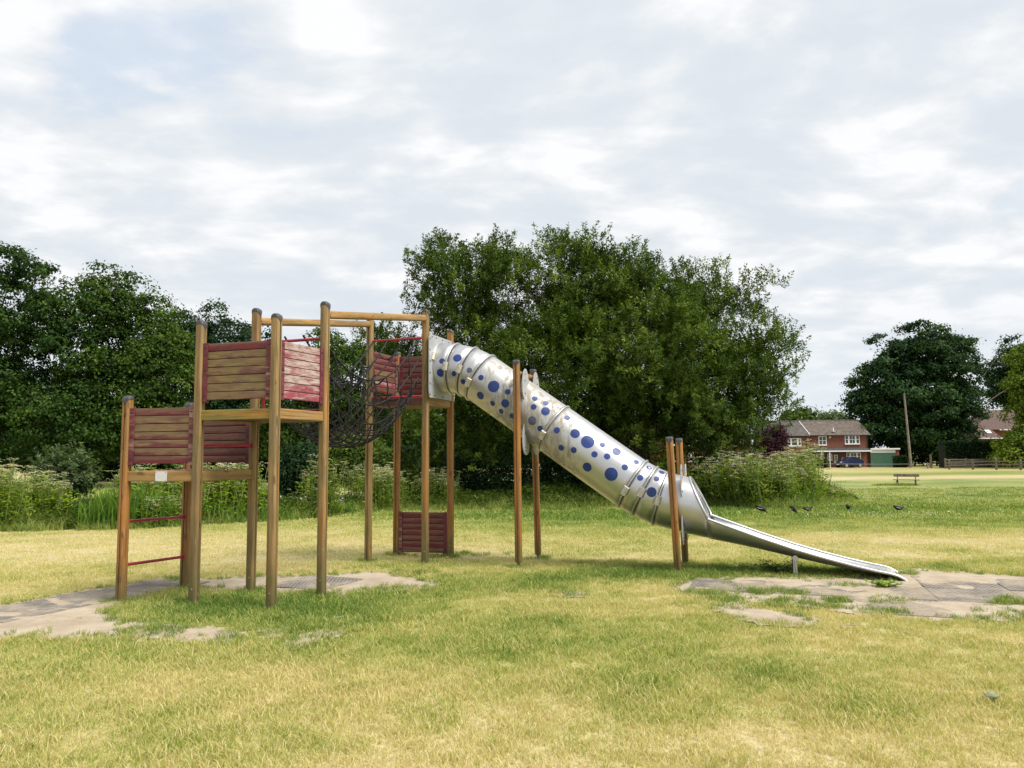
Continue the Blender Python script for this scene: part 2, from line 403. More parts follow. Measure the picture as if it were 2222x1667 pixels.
class MB:
    def __init__(s): s.v = []; s.f = []
    def add(s, V, Fs):
        o = len(s.v); s.v += [tuple(map(float, x)) for x in V]; s.f += [tuple(i + o for i in f) for f in Fs]; return s
    def box(s, c, size, rot=None, bev=0.0):
        """box round c; with bev the long edges along x are chamfered"""
        hx, hy, hz = [q / 2 for q in size]
        if bev:
            b = bev; sec = [(-hy + b, -hz), (hy - b, -hz), (hy, -hz + b), (hy, hz - b), (hy - b, hz), (-hy + b, hz), (-hy, hz - b), (-hy, -hz + b)]
            V = [(-hx, y, z) for y, z in sec] + [(hx, y, z) for y, z in sec]; n = 8
            Fs = [tuple(range(n - 1, -1, -1)), tuple(range(n, 2 * n))] + [(i, (i + 1) % n, n + (i + 1) % n, n + i) for i in range(n)]
        else:
            V = [(x, y, z) for x in (-hx, hx) for y in (-hy, hy) for z in (-hz, hz)]
            Fs = [(0, 1, 3, 2), (4, 6, 7, 5), (0, 4, 5, 1), (2, 3, 7, 6), (0, 2, 6, 4), (1, 5, 7, 3)]
        M3 = rot if rot is not None else Matrix.Identity(3)
        return s.add([tuple(M3 @ Vector(q) + Vector(c)) for q in V], Fs)
    def tube(s, pts, rad, n=8, caps=True, closed=False):
        pts = [Vector(p) for p in pts]; m = len(pts)
        rads = rad if isinstance(rad, (list, tuple, np.ndarray)) else [rad] * m
        V = []; Fs = []; prev = None
        for i in range(m):
            if closed: t = pts[(i + 1) % m] - pts[i - 1]
            else: t = pts[min(i + 1, m - 1)] - pts[max(i - 1, 0)]
            t.normalize()
            if prev is None:
                a = Vector((0, 0, 1)) if abs(t.z) < .9 else Vector((1, 0, 0)); nx = t.cross(a).normalized()
            else:
                nx = prev - t * prev.dot(t)
                nx = nx.normalized() if nx.length > 1e-6 else t.orthogonal().normalized()
            prev = nx; ny = t.cross(nx)
            for j in range(n):
                a = 2 * math.pi * j / n; V.append(pts[i] + (nx * math.cos(a) + ny * math.sin(a)) * rads[i])
        last = m if closed else m - 1
        for i in range(last):
            i2 = (i + 1) % m
            for j in range(n): Fs.append((i * n + j, i * n + (j + 1) % n, i2 * n + (j + 1) % n, i2 * n + j))
        if caps and not closed: Fs += [tuple(range(n - 1, -1, -1)), tuple((m - 1) * n + j for j in range(n))]
        return s.add(V, Fs)
    def loft(s, rings, cap0=True, cap1=True):
        n = len(rings[0]); V = [p for r_ in rings for p in r_]; Fs = []
        for i in range(len(rings) - 1):
            for j in range(n): Fs.append((i * n + j, i * n + (j + 1) % n, (i + 1) * n + (j + 1) % n, (i + 1) * n + j))
        if cap0: Fs.append(tuple(range(n - 1, -1, -1)))
        if cap1: Fs.append(tuple((len(rings) - 1) * n + j for j in range(n)))
        return s.add(V, Fs)
    def prism(s, poly, y0, y1, xz=True):
        n = len(poly)
        V = [(x, y0, z) for x, z in poly] + [(x, y1, z) for x, z in poly]
        Fs = [tuple(range(n)), tuple(range(2 * n - 1, n - 1, -1))] + [(i, n + i, n + (i + 1) % n, (i + 1) % n) for i in range(n)]
        return s.add(V, Fs)
    def mesh(s, name, mat=None, smooth=False, mats=None):
        me = bpy.data.meshes.new(name); me.from_pydata(s.v, [], s.f); me.update()
        if smooth: me.polygons.foreach_set('use_smooth', [True] * len(me.polygons))
        if mat is not None: me.materials.append(mat)
        return me


def obj(name, me, parent=None, loc=(0, 0, 0), rot=(0, 0, 0), scale=(1, 1, 1)):
    o = bpy.data.objects.new(name, me); COL.objects.link(o)
    if parent is not None: o.parent = parent
    o.location = loc; o.rotation_euler = rot; o.scale = scale
    return o


def tag(o, label, cat, group=None, kind=None):
    if label: o['label'] = label
    if cat: o['category'] = cat
    if group: o['group'] = group
    if kind: o['kind'] = kind
    return o


def thing(name, label, cat, loc=(0, 0, 0), rz=0.0, group=None):
    return tag(obj(name, None, None, loc, (0, 0, rz)), label, cat, group)


def smooth_angle(o, ang=35):
    me = o.data
    me.polygons.foreach_set('use_smooth', [True] * len(me.polygons))
    try: me.set_sharp_from_angle(angle=R(ang))
    except Exception: pass


def part(name, mb, mat, parent, loc=(0, 0, 0), rot=(0, 0, 0), smooth=None):
    o = obj(name, mb.mesh(name, MAT[mat] if isinstance(mat, str) else mat), parent, loc, rot)
    if smooth: smooth_angle(o, smooth)
    return o


# ------------------------------------------------------------------ terrain
VX = [-60, -11.94, -10.76, -9.26, -8.13, -6.45, -5.82, -4.45, -2.02, 1.47, 4.09, 7.59, 8.59, 9.66, 12.11, 15.4, 16.2, 26]
VY = [17.6, 18.14, 18.5, 19.02, 20.42, 23.02, 27.82, 29.68, 30.08, 28.9, 31.2, 29.6, 27.0, 26.2, 30.64, 34.6, 48, 70]


def front(X): return np.interp(X, VX, VY)


def sstep(x, a, b):
    t_ = np.clip((x - a) / (b - a), 0, 1); return t_ * t_ * (3 - 2 * t_)


def gz(X, Y):
    X = np.asarray(X, float); Y = np.asarray(Y, float)
    z = np.interp(Y, [0, 13, 16, 24, 30, 40, 55, 80, 110, 2000], [0, 0, -.07, -.35, -.53, -.68, -.83, -.74, -.62, -.62])
    z = z + .018 * np.sin(X * .9 + 1) * np.sin(Y * .7) * sstep(Y, 12, 20) + .05 * np.sin(X * .23 + 2) * np.sin(Y * .17) * sstep(Y, 14, 30)
    d = np.minimum(np.minimum(Y - front(X) - 1.6, 53 - Y), np.minimum(.5 - X, X + 34))
    return z - 1.0 * sstep(d, 0, 2.2)


def G(x, y, dz=0.0): return (x, y, float(gz(x, y)) + dz)


def vnoise(X, Y, s, seed=0):
    """smooth value noise 0..1"""
    rg = np.random.default_rng(seed); T = rg.random((256, 256))
    x = X * s + 300.3; y = Y * s + 300.7
    xi = np.floor(x).astype(int); yi = np.floor(y).astype(int); fx = x - xi; fy = y - yi
    fx = fx * fx * (3 - 2 * fx); fy = fy * fy * (3 - 2 * fy)
    g = lambda i, j: T[i % 256, j % 256]
    return (g(xi, yi) * (1 - fx) + g(xi + 1, yi) * fx) * (1 - fy) + (g(xi, yi + 1) * (1 - fx) + g(xi + 1, yi + 1) * fx) * fy


def fbm(X, Y, s, seed=0): return .5 * vnoise(X, Y, s, seed) + .3 * vnoise(X, Y, s * 2.1, seed + 1) + .2 * vnoise(X, Y, s * 4.3, seed + 2)


LEFT = [[-7.4, 7.7], [-5.47, 8.37], [-5.42, 8.64], [-5.23, 8.81], [-5.2, 9.06], [-5.04, 9.31], [-4.85, 9.57], [-4.75, 9.74], [-4.62, 9.97], [-4.29, 10.14], [-3.95, 10.06], [-3.61, 10.25], [-3.23, 10.34], [-2.78, 10.26], [-2.4, 10.38], [-1.81, 10.47], [-1.45, 10.18], [-1.12, 9.85], [-0.82, 9.56], [-1.32, 9.28], [-1.67, 9.14], [-2.02, 9.05], [-2.4, 9.19], [-2.78, 9.21], [-3.19, 9.4], [-3.71, 9.47], [-4.03, 9.44], [-4.12, 9.32], [-4.24, 8.97], [-4.28, 8.69], [-4.23, 8.33], [-4.24, 8.12], [-3.99, 7.92], [-3.82, 7.65], [-3.57, 7.44], [-3.3, 7.36], [-3.04, 7.22], [-2.66, 7.17], [-2.34, 7.03], [-2.29, 6.89], [-2.7, 6.9], [-2.97, 7.02], [-3.25, 7.0], [-3.75, 7.02], [-4.24, 7.12], [-4.62, 7.04], [-6.8, 6.8]]
RIGHT = [[1.89, 9.23], [2.2, 9.85], [2.5, 9.98], [2.98, 9.89], [3.5, 9.79], [3.9, 9.7], [4.42, 9.89], [4.87, 10.14], [5.09, 10.35], [5.5, 10.33], [5.86, 10.09], [6.37, 9.79], [8.2, 9.4], [7.4, 7.5], [5.83, 7.5], [4.86, 7.48], [4.3, 7.44], [3.85, 7.54], [3.5, 7.68], [3.26, 7.85], [3.08, 8.15], [2.84, 8.24], [2.56, 8.34], [2.3, 8.21], [2.08, 8.05], [2.02, 8.67]]
R2 = [[2.0, 7.9], [2.44, 7.96], [2.80, 7.55], [2.78, 7.25], [2.48, 7.3], [2.1, 7.5]]
L2 = [[-2.28, 7.13], [-1.98, 7.16], [-1.95, 7.01], [-2.2, 6.97]]
L3 = [[-1.9, 6.62], [-1.82, 6.87], [-1.59, 7.16], [-1.52, 7.0], [-1.7, 6.67], [-1.83, 6.54]]
M1 = [[0.52, 8.93], [0.8, 8.92], [0.77, 8.75], [0.57, 8.76]]
R3 = [[3.03, 10.95], [3.49, 11.02], [3.44, 10.73], [3.06, 10.69]]
BARE = [LEFT, RIGHT, R2, L2, L3, M1, R3]


def inside(X, Y, poly):
    P = np.asarray(poly); ins = np.zeros(X.shape, bool); n = len(P); j = n - 1
    for i in range(n):
        xi, yi = P[i]; xj, yj = P[j]
        if yi != yj:
            c = ((yi > Y) != (yj > Y)) & (X < (xj - xi) * (Y - yi) / (yj - yi) + xi); ins ^= c
        j = i
    return ins


def bare(X, Y):
    jx = (vnoise(X, Y, 9, 40) - .5) * .10 + (vnoise(X, Y, 22, 41) - .5) * .07
    jy = (vnoise(X, Y, 9, 42) - .5) * .10 + (vnoise(X, Y, 22, 43) - .5) * .07
    m = np.zeros(X.shape, bool)
    for i_, p in enumerate(BARE): m |= inside(X + jx, Y + jy, p) | inside(X + jx, Y + jy + (.17 if i_ < 2 else .05), p)
    return m


def blob(X, Y, x, y, rx, ry): return np.exp(-(((X - x) / rx) ** 2 + ((Y - y) / ry) ** 2))


def green(X, Y):
    """how green the turf is: 0 straw, 1 lush; patches of growth"""
    g = .33 + .55 * (fbm(X, Y, .8, 3) - .5) + .38 * (fbm(X, Y, 2.6, 9) - .5) + .22 * (fbm(X, Y, .25, 15) - .5)
    g += .62 * blob(X, Y, -3.1, 8.3, 1.0, .9) + .36 * blob(X, Y, -1.6, 8.1, 1.0, .8) + .25 * blob(X, Y, -1.2, 11.2, 1.2, .6)
    g += .55 * blob(X, Y, 2.0, 10.35, .9, .5) + .5 * blob(X, Y, 3.6, 10.3, 1.4, .35) + .30 * blob(X, Y, .6, 9.9, 1.3, .6)
    g += .28 * blob(X, Y, .1, 7.2, .9, 1.3) + .22 * blob(X, Y, 1.9, 5.6, .8, .6) + .18 * blob(X, Y, -.6, 9.4, 1.4, .8)
    g += .26 * sstep(Y, 14, 17) * sstep(Y, 32, 20) * sstep(X, -5, 1)
    g += .20 * sstep(Y, 22, 27) + .10 * blob(X, Y, 16, 22, 7, 8)
    g += .22 * blob(X, Y, 1, 24, 12, 5) + .16 * sstep(Y, 24, 34) * sstep(X, 6, 14)
    g -= .22 * blob(X, Y, -6, 13.5, 4.0, 2.8) + .12 * blob(X, Y, 0, 4.2, 9, .8) + .12 * blob(X, Y, -1.8, 5.6, 1.6, .5) + .14 * blob(X, Y, 7, 13.5, 3.5, 2)
    g += .03 * sstep(Y, 9, 6)
    # mown line crossing behind the climbing frame
    lx, ly = -8.1, 12.33; ux, uy = .512, .859
    dl = np.abs((X - lx) * uy - (Y - ly) * ux)
    g -= .35 * np.exp(-(dl / .13) ** 2) * sstep(Y, 11, 12) * sstep(Y, 18.5, 16)
    # dry verge of the far track
    g -= .62 * sstep(Y, 62, 67) * sstep(Y, 75, 70) + .38 * sstep(Y, 80, 86)
    return np.clip(g, 0, 1)


def build_ground():
    def axis(lo, hi, fine_lo, fine_hi, st):
        a = list(np.arange(fine_lo, fine_hi + 1e-6, st)); s = st
        x = fine_hi
        while x < hi: s *= 1.18; x += s; a.append(x)
        x = fine_lo; s = st
        while x > lo: s *= 1.25; x -= s; a.insert(0, x)
        return np.array(a)
    xs = axis(-500, 500, -16, 20, .3); ys = axis(-40, 1500, 3, 56, .3)
    X, Y = np.meshgrid(xs, ys); Z = gz(X, Y)
    nx, ny = len(xs), len(ys)
    V = np.stack([X, Y, Z], -1).reshape(-1, 3)
    i = np.arange(nx - 1); j = np.arange(ny - 1); I, J = np.meshgrid(i, j); b = (J * nx + I).ravel()
    Fc = np.stack([b, b + 1, b + nx + 1, b + nx], 1)
    me = mesh_np('ground', V, Fc, 4, MAT['ground'], {'green': green(X, Y)}, True)
    tag(obj('ground', me), 'dry yellow green lawn stretching to the houses', 'ground', kind='structure')


build_ground()

# bare worn earth, one sheet per patch, and the rubber mats bedded in it
def build_bare():
    names = ['worn sandy ring of earth round the wooden climbing frame', 'worn sandy earth at the foot of the slide', 'small bare patch in front of the worn slide landing',
             'small bare spot at the near end of the sandy ring', 'thin bare streak beside the sandy ring', 'bare spot in the grass between tower and slide', 'bare spot behind the slide chute']
    out = []
    for q, (poly, lab) in enumerate(zip(BARE, names)):
        P = np.array(poly); lo = P.min(0) - .15; hi = P.max(0) + .15; st = .06
        xs = np.arange(lo[0], hi[0], st); ys = np.arange(lo[1], hi[1], st); X, Y = np.meshgrid(xs, ys)
        jx = (vnoise(X, Y, 9, 40) - .5) * .10 + (vnoise(X, Y, 22, 41) - .5) * .07
        jy = (vnoise(X, Y, 9, 42) - .5) * .10 + (vnoise(X, Y, 22, 43) - .5) * .07
        # keep a margin under the grass edge
        m = np.zeros(X.shape, bool)
        for ox, oy in ((0, 0), (.09, 0), (-.09, 0), (0, .27), (0, .14), (0, -.09)): m |= inside(X + jx + ox, Y + jy + oy, poly)
        Z = gz(X, Y) + .004 + np.clip(.046 * (fbm(X, Y, 1.7, 60) - .36) + .010 * (fbm(X, Y, 9, 66) - .5), 0, .03)
        idx = -np.ones(X.shape, int); V = []; Fs = []
        cell = m[:-1, :-1] & m[1:, :-1] & m[:-1, 1:] & m[1:, 1:]
        J, I = np.nonzero(cell)
        nx = len(xs); b = J * nx + I
        Fc = np.stack([b, b + 1, b + nx + 1, b + nx], 1); used = np.unique(Fc); re = np.zeros(X.size, int); re[used] = np.arange(len(used))
        V = np.stack([X, Y, Z], -1).reshape(-1, 3)[used]
        if not len(Fc): continue
        o = tag(obj('dirt_path', mesh_np('dirt_path', V, re[Fc], 4, MAT['earth'], None, True)), lab, 'bare earth', kind='structure')
        out.append(o)
    def mats(parent, ox, oy, ang, size, poly, up_=0.0):
        mb = MB(); h = size / 2 - .006
        mb.box((0, 0, 0), (2 * h, 2 * h, .014)); me = mb.mesh('rubber_mat', MAT['mat'])
        c, s = math.cos(ang), math.sin(ang)
        for i in range(-9, 12):
            for j in range(-9, 12):
                x = ox + (i + .5) * size * c - (j + .5) * size * s; y = oy + (i + .5) * size * s + (j + .5) * size * c
                cs = [(x + a_ * h * c * .7 - b_ * h * s * .7, y + a_ * h * s * .7 + b_ * h * c * .7) for a_ in (-1, 1) for b_ in (-1, 1)]
                if inside(np.array([p[0] for p in cs]), np.array([p[1] for p in cs]), poly).sum() >= 4 and -7 < x < 8:
                    o = obj('rubber_mat', me, parent, (x, y, .006 + up_ + rnd.uniform(0, .005)), (rnd.uniform(-.006, .006), rnd.uniform(-.006, .006), ang + rnd.uniform(-.02, .02)))
    mats(out[0], -4.5, 8.26, R(-24), .86, LEFT, .005)
    mats(out[1], 3.64, 8.49, R(-18), .86, RIGHT)


build_bare()
wm = MB(); wm.add([(-40, 17, -1.0), (4, 17, -1.0), (4, 55, -1.0), (-40, 55, -1.0)], [(0, 1, 2, 3)])
tag(part('pond_water', wm, 'water', None), 'dark pond water behind the bank plants', 'water', kind='structure')


# ------------------------------------------------------------------ scatter with geometry nodes (uncountable growth)
def scatter_group(name, protos):
    ng = bpy.data.node_groups.new(name, 'GeometryNodeTree')
    ng.interface.new_socket('Geometry', in_out='INPUT', socket_type='NodeSocketGeometry')
    ng.interface.new_socket('Geometry', in_out='OUTPUT', socket_type='NodeSocketGeometry')
    N, L = ng.nodes, ng.links
    gi = N.new('NodeGroupInput'); go = N.new('NodeGroupOutput'); ip = N.new('GeometryNodeInstanceOnPoints'); jn = N.new('GeometryNodeJoinGeometry')
    for p in reversed(protos):
        oi = N.new('GeometryNodeObjectInfo'); oi.inputs['Object'].default_value = p; oi.inputs['As Instance'].default_value = True
        L.new(oi.outputs['Geometry'], jn.inputs[0])
    def named(nm, ty):
        a = N.new('GeometryNodeInputNamedAttribute'); a.data_type = ty; a.inputs[0].default_value = nm; return a.outputs[0]
    cx = N.new('ShaderNodeCombineXYZ')
    L.new(named('tx', 'FLOAT'), cx.inputs[0]); L.new(named('ty', 'FLOAT'), cx.inputs[1]); L.new(named('rz', 'FLOAT'), cx.inputs[2])
    L.new(gi.outputs[0], ip.inputs['Points']); L.new(jn.outputs[0], ip.inputs['Instance'])
    ip.inputs['Pick Instance'].default_value = True
    L.new(named('pick', 'INT'), ip.inputs['Instance Index']); L.new(cx.outputs[0], ip.inputs['Rotation']); L.new(named('scl', 'FLOAT'), ip.inputs['Scale'])
    L.new(ip.outputs[0], go.inputs[0])
    return ng


def scatter(name, P, protos, scl, grn, label, cat, tilt=.12):
    n = len(P); me = bpy.data.meshes.new(name); me.vertices.add(n); me.vertices.foreach_set('co', np.asarray(P, np.float32).ravel())
    def att(kx, v, ty='FLOAT'):
        a = me.attributes.new(kx, ty, 'POINT'); a.data.foreach_set('value', np.asarray(v, np.int32 if ty == 'INT' else np.float32))
    att('scl', scl); att('green', grn); att('rz', rng.uniform(0, 6.283, n)); att('tx', rng.normal(0, tilt, n)); att('ty', rng.normal(0, tilt, n))
    att('pick', rng.integers(0, len(protos), n), 'INT')
    me.update()
    o = tag(obj(name, me), label, cat, kind='stuff')
    md = o.modifiers.new('scatter', 'NODES'); md.node_group = scatter_group(name, protos)
    return o


def blade_clump(name, nb, rad, h0, h1, wd, lean, mat, seed, seg=2):
    rg = np.random.default_rng(seed); V = []; Fs = []; tint = []
    for _ in range(nb):
        a, r_ = rg.uniform(0, 6.283), rad * math.sqrt(rg.random()); x, y = r_ * math.cos(a), r_ * math.sin(a)
        h = rg.uniform(h0, h1); d = rg.uniform(0, 6.283); ln = h * rg.uniform(.15, 1) * lean; fa = rg.uniform(0, 6.283)
        wx, wy = math.cos(fa) * wd * .5, math.sin(fa) * wd * .5; ti = rg.random(); o = len(V)
        for i in range(seg + 1):
            t_ = i / seg; cx, cy, cz = x + math.cos(d) * ln * t_ ** 1.8, y + math.sin(d) * ln * t_ ** 1.8, h * t_ * (1 - .25 * lean * t_)
            if i < seg: k_ = 1 - .45 * t_; V += [(cx - wx * k_, cy - wy * k_, cz), (cx + wx * k_, cy + wy * k_, cz)]; tint += [ti, ti]
            else: V.append((cx, cy, cz)); tint.append(ti)
        for i in range(seg - 1): Fs.append((o + 2 * i, o + 2 * i + 1, o + 2 * i + 3, o + 2 * i + 2))
        Fs.append((o + 2 * seg - 2, o + 2 * seg - 1, o + 2 * seg))
    me = bpy.data.meshes.new(name); me.from_pydata(V, [], Fs); me.update()
    at = me.attributes.new('tint', 'FLOAT', 'POINT'); at.data.foreach_set('value', np.array(tint, np.float32)); me.materials.append(mat)
    return bpy.data.objects.new(name, me)


def spread(x0, x1, y0, y1, dens, wedge=True):
    n = int((x1 - x0) * (y1 - y0) * dens); X = rng.uniform(x0, x1, n); Y = rng.uniform(y0, y1, n)
    if wedge: m = np.abs(X) < .70 * Y + .8; X, Y = X[m], Y[m]
    return X, Y


def lawn():
    near = [blade_clump('turf', 26, .085, .02, .062, .0052, 1.0, MAT['grass'], s) for s in (1, 2, 3, 4)]
    mid = [blade_clump('turf', 22, .13, .022, .05, .009, .9, MAT['grass'], s, 1) for s in (5, 6, 7)]
    far = [blade_clump('turf', 18, .26, .03, .065, .022, .8, MAT['grass'], s, 1) for s in (8, 9)]
    for nm, protos, bands, lab in (('lawn_grass', near, ((3.2, 6.0, 430), (6.0, 8.5, 330), (8.5, 11.5, 230)), 'short dry mown grass round the play equipment'),
                                  ('lawn_grass', mid, ((11.5, 16, 95), (16, 21, 70)), 'short mown grass between the slide and the bank'),
                                  ('lawn_grass', far, ((21, 32, 22), (32, 48, 9)), 'short mown grass of the far green')):
        XX = []; YY = []
        for y0, y1, dn in bands:
            X, Y = spread(-.75 * y1 - 1, .75 * y1 + 1, y0, y1, dn); XX.append(X); YY.append(Y)
        X = np.concatenate(XX); Y = np.concatenate(YY)
        keep = (Y < front(X) + .4) & ~bare(X, Y)
        thin = vnoise(X, Y, 3.1, 77) > .12
        keep &= thin | (rng.random(len(X)) < .5)
        X, Y = X[keep], Y[keep]; g = green(X, Y)
        s = rng.uniform(.6, 1.3, len(X)) * (.70 + .75 * g) * (.62 + .85 * fbm(X, Y, 1.9, 120))
        scatter(nm, np.stack([X, Y, gz(X, Y)], 1), protos, s, np.clip(g + rng.normal(0, .10, len(g)), 0, 1), lab, 'grass')
    # ragged tufts: round the bare patches, the posts and the foot of the slide
    tuft = [blade_clump('tuft', 40, .07, .05, .12, .0055, 1.1, MAT['grass'], s) for s in (11, 12, 13)]
    XX = []; YY = []
    for poly in BARE:
        P = np.array(poly + poly[:1])
        for a, b in zip(P[:-1], P[1:]):
            n = int(np.linalg.norm(b - a) * 13); t_ = rng.random(n)[:, None]
            q = a + (b - a) * t_ + rng.normal(0, .05, (n, 2)) - np.array([0, .06]); XX.append(q[:, 0]); YY.append(q[:, 1])
    for x, y, r_, n in [(2.84, 8.83, .26, 60), (2.3, 8.4, .18, 36), (2.19, 8.77, .2, 36), (3.18, 8.73, .1, 12), (3.42, 8.27, .09, 36), (3.9, 8.27, .22, 26), (2.8, 8.15, .35, 60), (3.3, 7.95, .2, 30), (3.7, 7.67, .12, 16), (5.1, 8.1, .2, 50),
                        (5.08, 10.04, .12, 16), (5.77, 10.48, .2, 30), (4.6, 10.4, .2, 30), (2.2, 10.1, .5, 240), (1.2, 10.2, .6, 120), (3.4, 10.35, .7, 160), (4.2, 10.1, .5, 70), (-3.4, 7.9, .5, 80), (-2.4, 8.0, .6, 120), (-3.2, 8.4, .6, 90),
                        (-1.0, 12.2, .5, 60), (-1.3, 10.4, .3, 50), (-3.3, 7.15, .3, 40), (-1.9, 7.15, .35, 60), (-4.4, 10.1, .3, 24), (-1.5, 9.0, .5, 60), (5.9, 7.55, .5, 50), (4.9, 7.45, .5, 50), (0.1, 9.1, .4, 30), (3.95, 9.2, .15, 14)]:
        XX.append(rng.normal(x, r_ * .6, n)); YY.append(rng.normal(y, r_ * .45, n))
    for q in [(-4.278, 8.554), (-3.971, 9.465), (-3.396, 8.34), (-3.045, 9.09), (-2.484, 8.05), (-2.166, 8.845), (-2.143, 11.535), (-1.282, 11.363), (-1.85, 12.362), (-.974, 12.108), (.07, 10.88), (.38, 11.75), (2.14, 10.21), (2.43, 11.06)]:
        a = rng.uniform(0, 6.283, 18); r_ = rng.uniform(.07, .17, 18); XX.append(q[0] + r_ * np.cos(a)); YY.append(q[1] + r_ * np.sin(a))
    X = np.concatenate(XX); Y = np.concatenate(YY)
    scatter('grass_tufts', np.stack([X, Y, gz(X, Y)], 1), tuft, rng.uniform(.35, 1.0, len(X)), np.clip(rng.normal(.80, .12, len(X)), 0, 1), 'ragged green grass tufts edging the bare earth and posts', 'grass', .2)
    # daisies and clover heads
    fl = MB(); fl.add([(.012 * math.cos(a), .012 * math.sin(a), .045 + .004 * (i % 2)) for i, a in enumerate(np.linspace(0, 5.5, 8))], [tuple(range(8))])
    fo = bpy.data.objects.new('daisy', fl.mesh('daisy', MAT['white']))
    X = np.concatenate([rng.uniform(8, 14.5, 110), rng.uniform(-2, 4, 25), rng.uniform(-5, 6, 60), rng.uniform(-1, .5, 10)])
    Y = np.concatenate([rng.normal(22.8, .7, 110), rng.normal(12.5, .5, 25), rng.uniform(7, 20, 60), rng.normal(11.8, .2, 10)])
    kp = ~bare(X, Y); X, Y = X[kp], Y[kp]
    scatter('daisies', np.stack([X, Y, gz(X, Y)], 1), [fo], rng.uniform(.7, 1.3, len(X)) * np.clip(Y / 16, .6, 1.3), np.ones(len(X)), 'tiny white daisies dotted in the mown grass', 'flowers')
    # clippings and dry straw lying about
    st = blade_clump('straw', 3, .03, .004, .012, .004, 9, MAT['grass'], 31, 3)
    X, Y = spread(-9, 9, 3.4, 12, 26); kp = ~bare(X, Y); X, Y = X[kp], Y[kp]
    scatter('dry_straw', np.stack([X, Y, gz(X, Y) + .03], 1), [st], rng.uniform(.7, 1.6, len(X)), np.zeros(len(X)), 'pale dry straw clippings lying on the lawn', 'straw', .4)


lawn()


def bank_grass():
    tall = [blade_clump('bank_turf', 26, .16, .25, .62, .013, .8, MAT['grass'], s, 3) for s in (21, 22, 23)]
    xs = rng.uniform(-22, 21, 5600); off = rng.gamma(1.6, .55, len(xs)); Y = front(xs) + off - .25
    m = (np.abs(xs) < .72 * Y + 1) & (gz(xs, Y) > -.98) & ~((xs > -10.9) & (xs < -10.35) & (Y < 22)); xs, Y, off = xs[m], Y[m], off[m]
    s = np.clip(.45 + off * .55, .4, 1.25) * rng.uniform(.5, 1.25, len(xs)) * np.interp(xs, [12.5, 15, 16], [1, .7, .3])
    scatter('bank_grass', np.stack([xs, Y, gz(xs, Y) - .02], 1), tall, s, np.clip(rng.normal(.80, .09, len(xs)), 0, 1), 'tall unmown grass along the edge of the pond bank', 'grass', .15)


bank_grass()


# ------------------------------------------------------------------ play equipment
E1 = np.array([math.cos(R(-17.5)), math.sin(R(-17.5))]); E2 = np.array([-E1[1], E1[0]])
PP = dict(P1=(-4.278, 8.554), P2=(-3.971, 9.465), P3=(-3.396, 8.34), P4=(-3.045, 9.09), P5=(-2.484, 8.05), P6=(-2.166, 8.845),
          P7=(-2.143, 11.535), P8=(-1.282, 11.363), P9=(-1.85, 12.362), P10=(-.974, 12.108))
TOP = dict(P1=2.225, P2=2.205, P3=3.03, P4=3.305, P5=3.045, P6=3.33, P7=3.68, P8=3.71, P9=3.205, P10=3.52)
E1A, E2A = R(-17.5), R(72.5)


def outline(h, n=40, groove=True):
    angs = [2 * math.pi * i / n for i in range(n)]
    if groove:
        g = []
        for base in (0, math.pi): g += [base - .20, base - .15, base + .15, base + .20]
        angs = sorted([a for a in angs if all(abs((a - b + math.pi) % (2 * math.pi) - math.pi) > .24 for b in (0, math.pi))] + [x % (2 * math.pi) for x in g])
    out = []
    for a in angs:
        r_ = h / ((abs(math.cos(a)) ** 3.4 + abs(math.sin(a)) ** 3.4) ** (1 / 3.4))
        if groove and min(abs((a - b + math.pi) % (2 * math.pi) - math.pi) for b in (0, math.pi)) < .16: r_ -= .016
        out.append((a, r_))
    return out


def make_post(parent, x, y, z0, z1, ga, mat, h=.049, cap=True, tilt=(0, 0), shoe=.05, name='post'):
    """round-cornered laminated post with a kerf on two faces, rubber cap and steel shoe"""
    prof = outline(h); L = z1 - z0
    mb = MB()
    mb.loft([[(r_ * math.cos(a) * q, r_ * math.sin(a) * q, z) for a, r_ in prof] for z, q in ((0, .93), (.012, 1), (L * .5, 1), (L, 1))])
    px, py, pz = parent.location
    o = part(name, mb, mat, parent, (x - px, y - py, z0 - pz), (tilt[0], tilt[1], ga), 40)
    if cap:
        cb = MB(); pr = outline(h * 1.07, 40, False); rings = []
        rings.append([(r_ * math.cos(a), r_ * math.sin(a), L - .012 - .05 * abs(math.cos(a)) ** 5) for a, r_ in pr])
        rings.append([(r_ * math.cos(a), r_ * math.sin(a), L + .018 - .030 * abs(math.cos(a)) ** 2) for a, r_ in pr])
        rings.append([(r_ * .86 * math.cos(a), r_ * .86 * math.sin(a), L + .030 - .026 * abs(math.cos(a)) ** 2) for a, r_ in pr])
        rings.append([(r_ * .35 * math.cos(a), r_ * .35 * math.sin(a), L + .034) for a, r_ in pr])
        cb.loft(rings, False, True); part('cap', cb, 'cap', o, smooth=50)
    if shoe:
        sb = MB(); sb.tube([(0, 0, -z0 - .05), (0, 0, .01)], .024, 10); part('steel_shoe', sb, 'shoe', o)
    bb = MB(); bb.tube([(h * .2, -h - .004, .17), (h * .2, -h + .01, .17)], .008, 8); part('screw', bb, 'screw', o)
    return o


PLANK_CACHE = {}


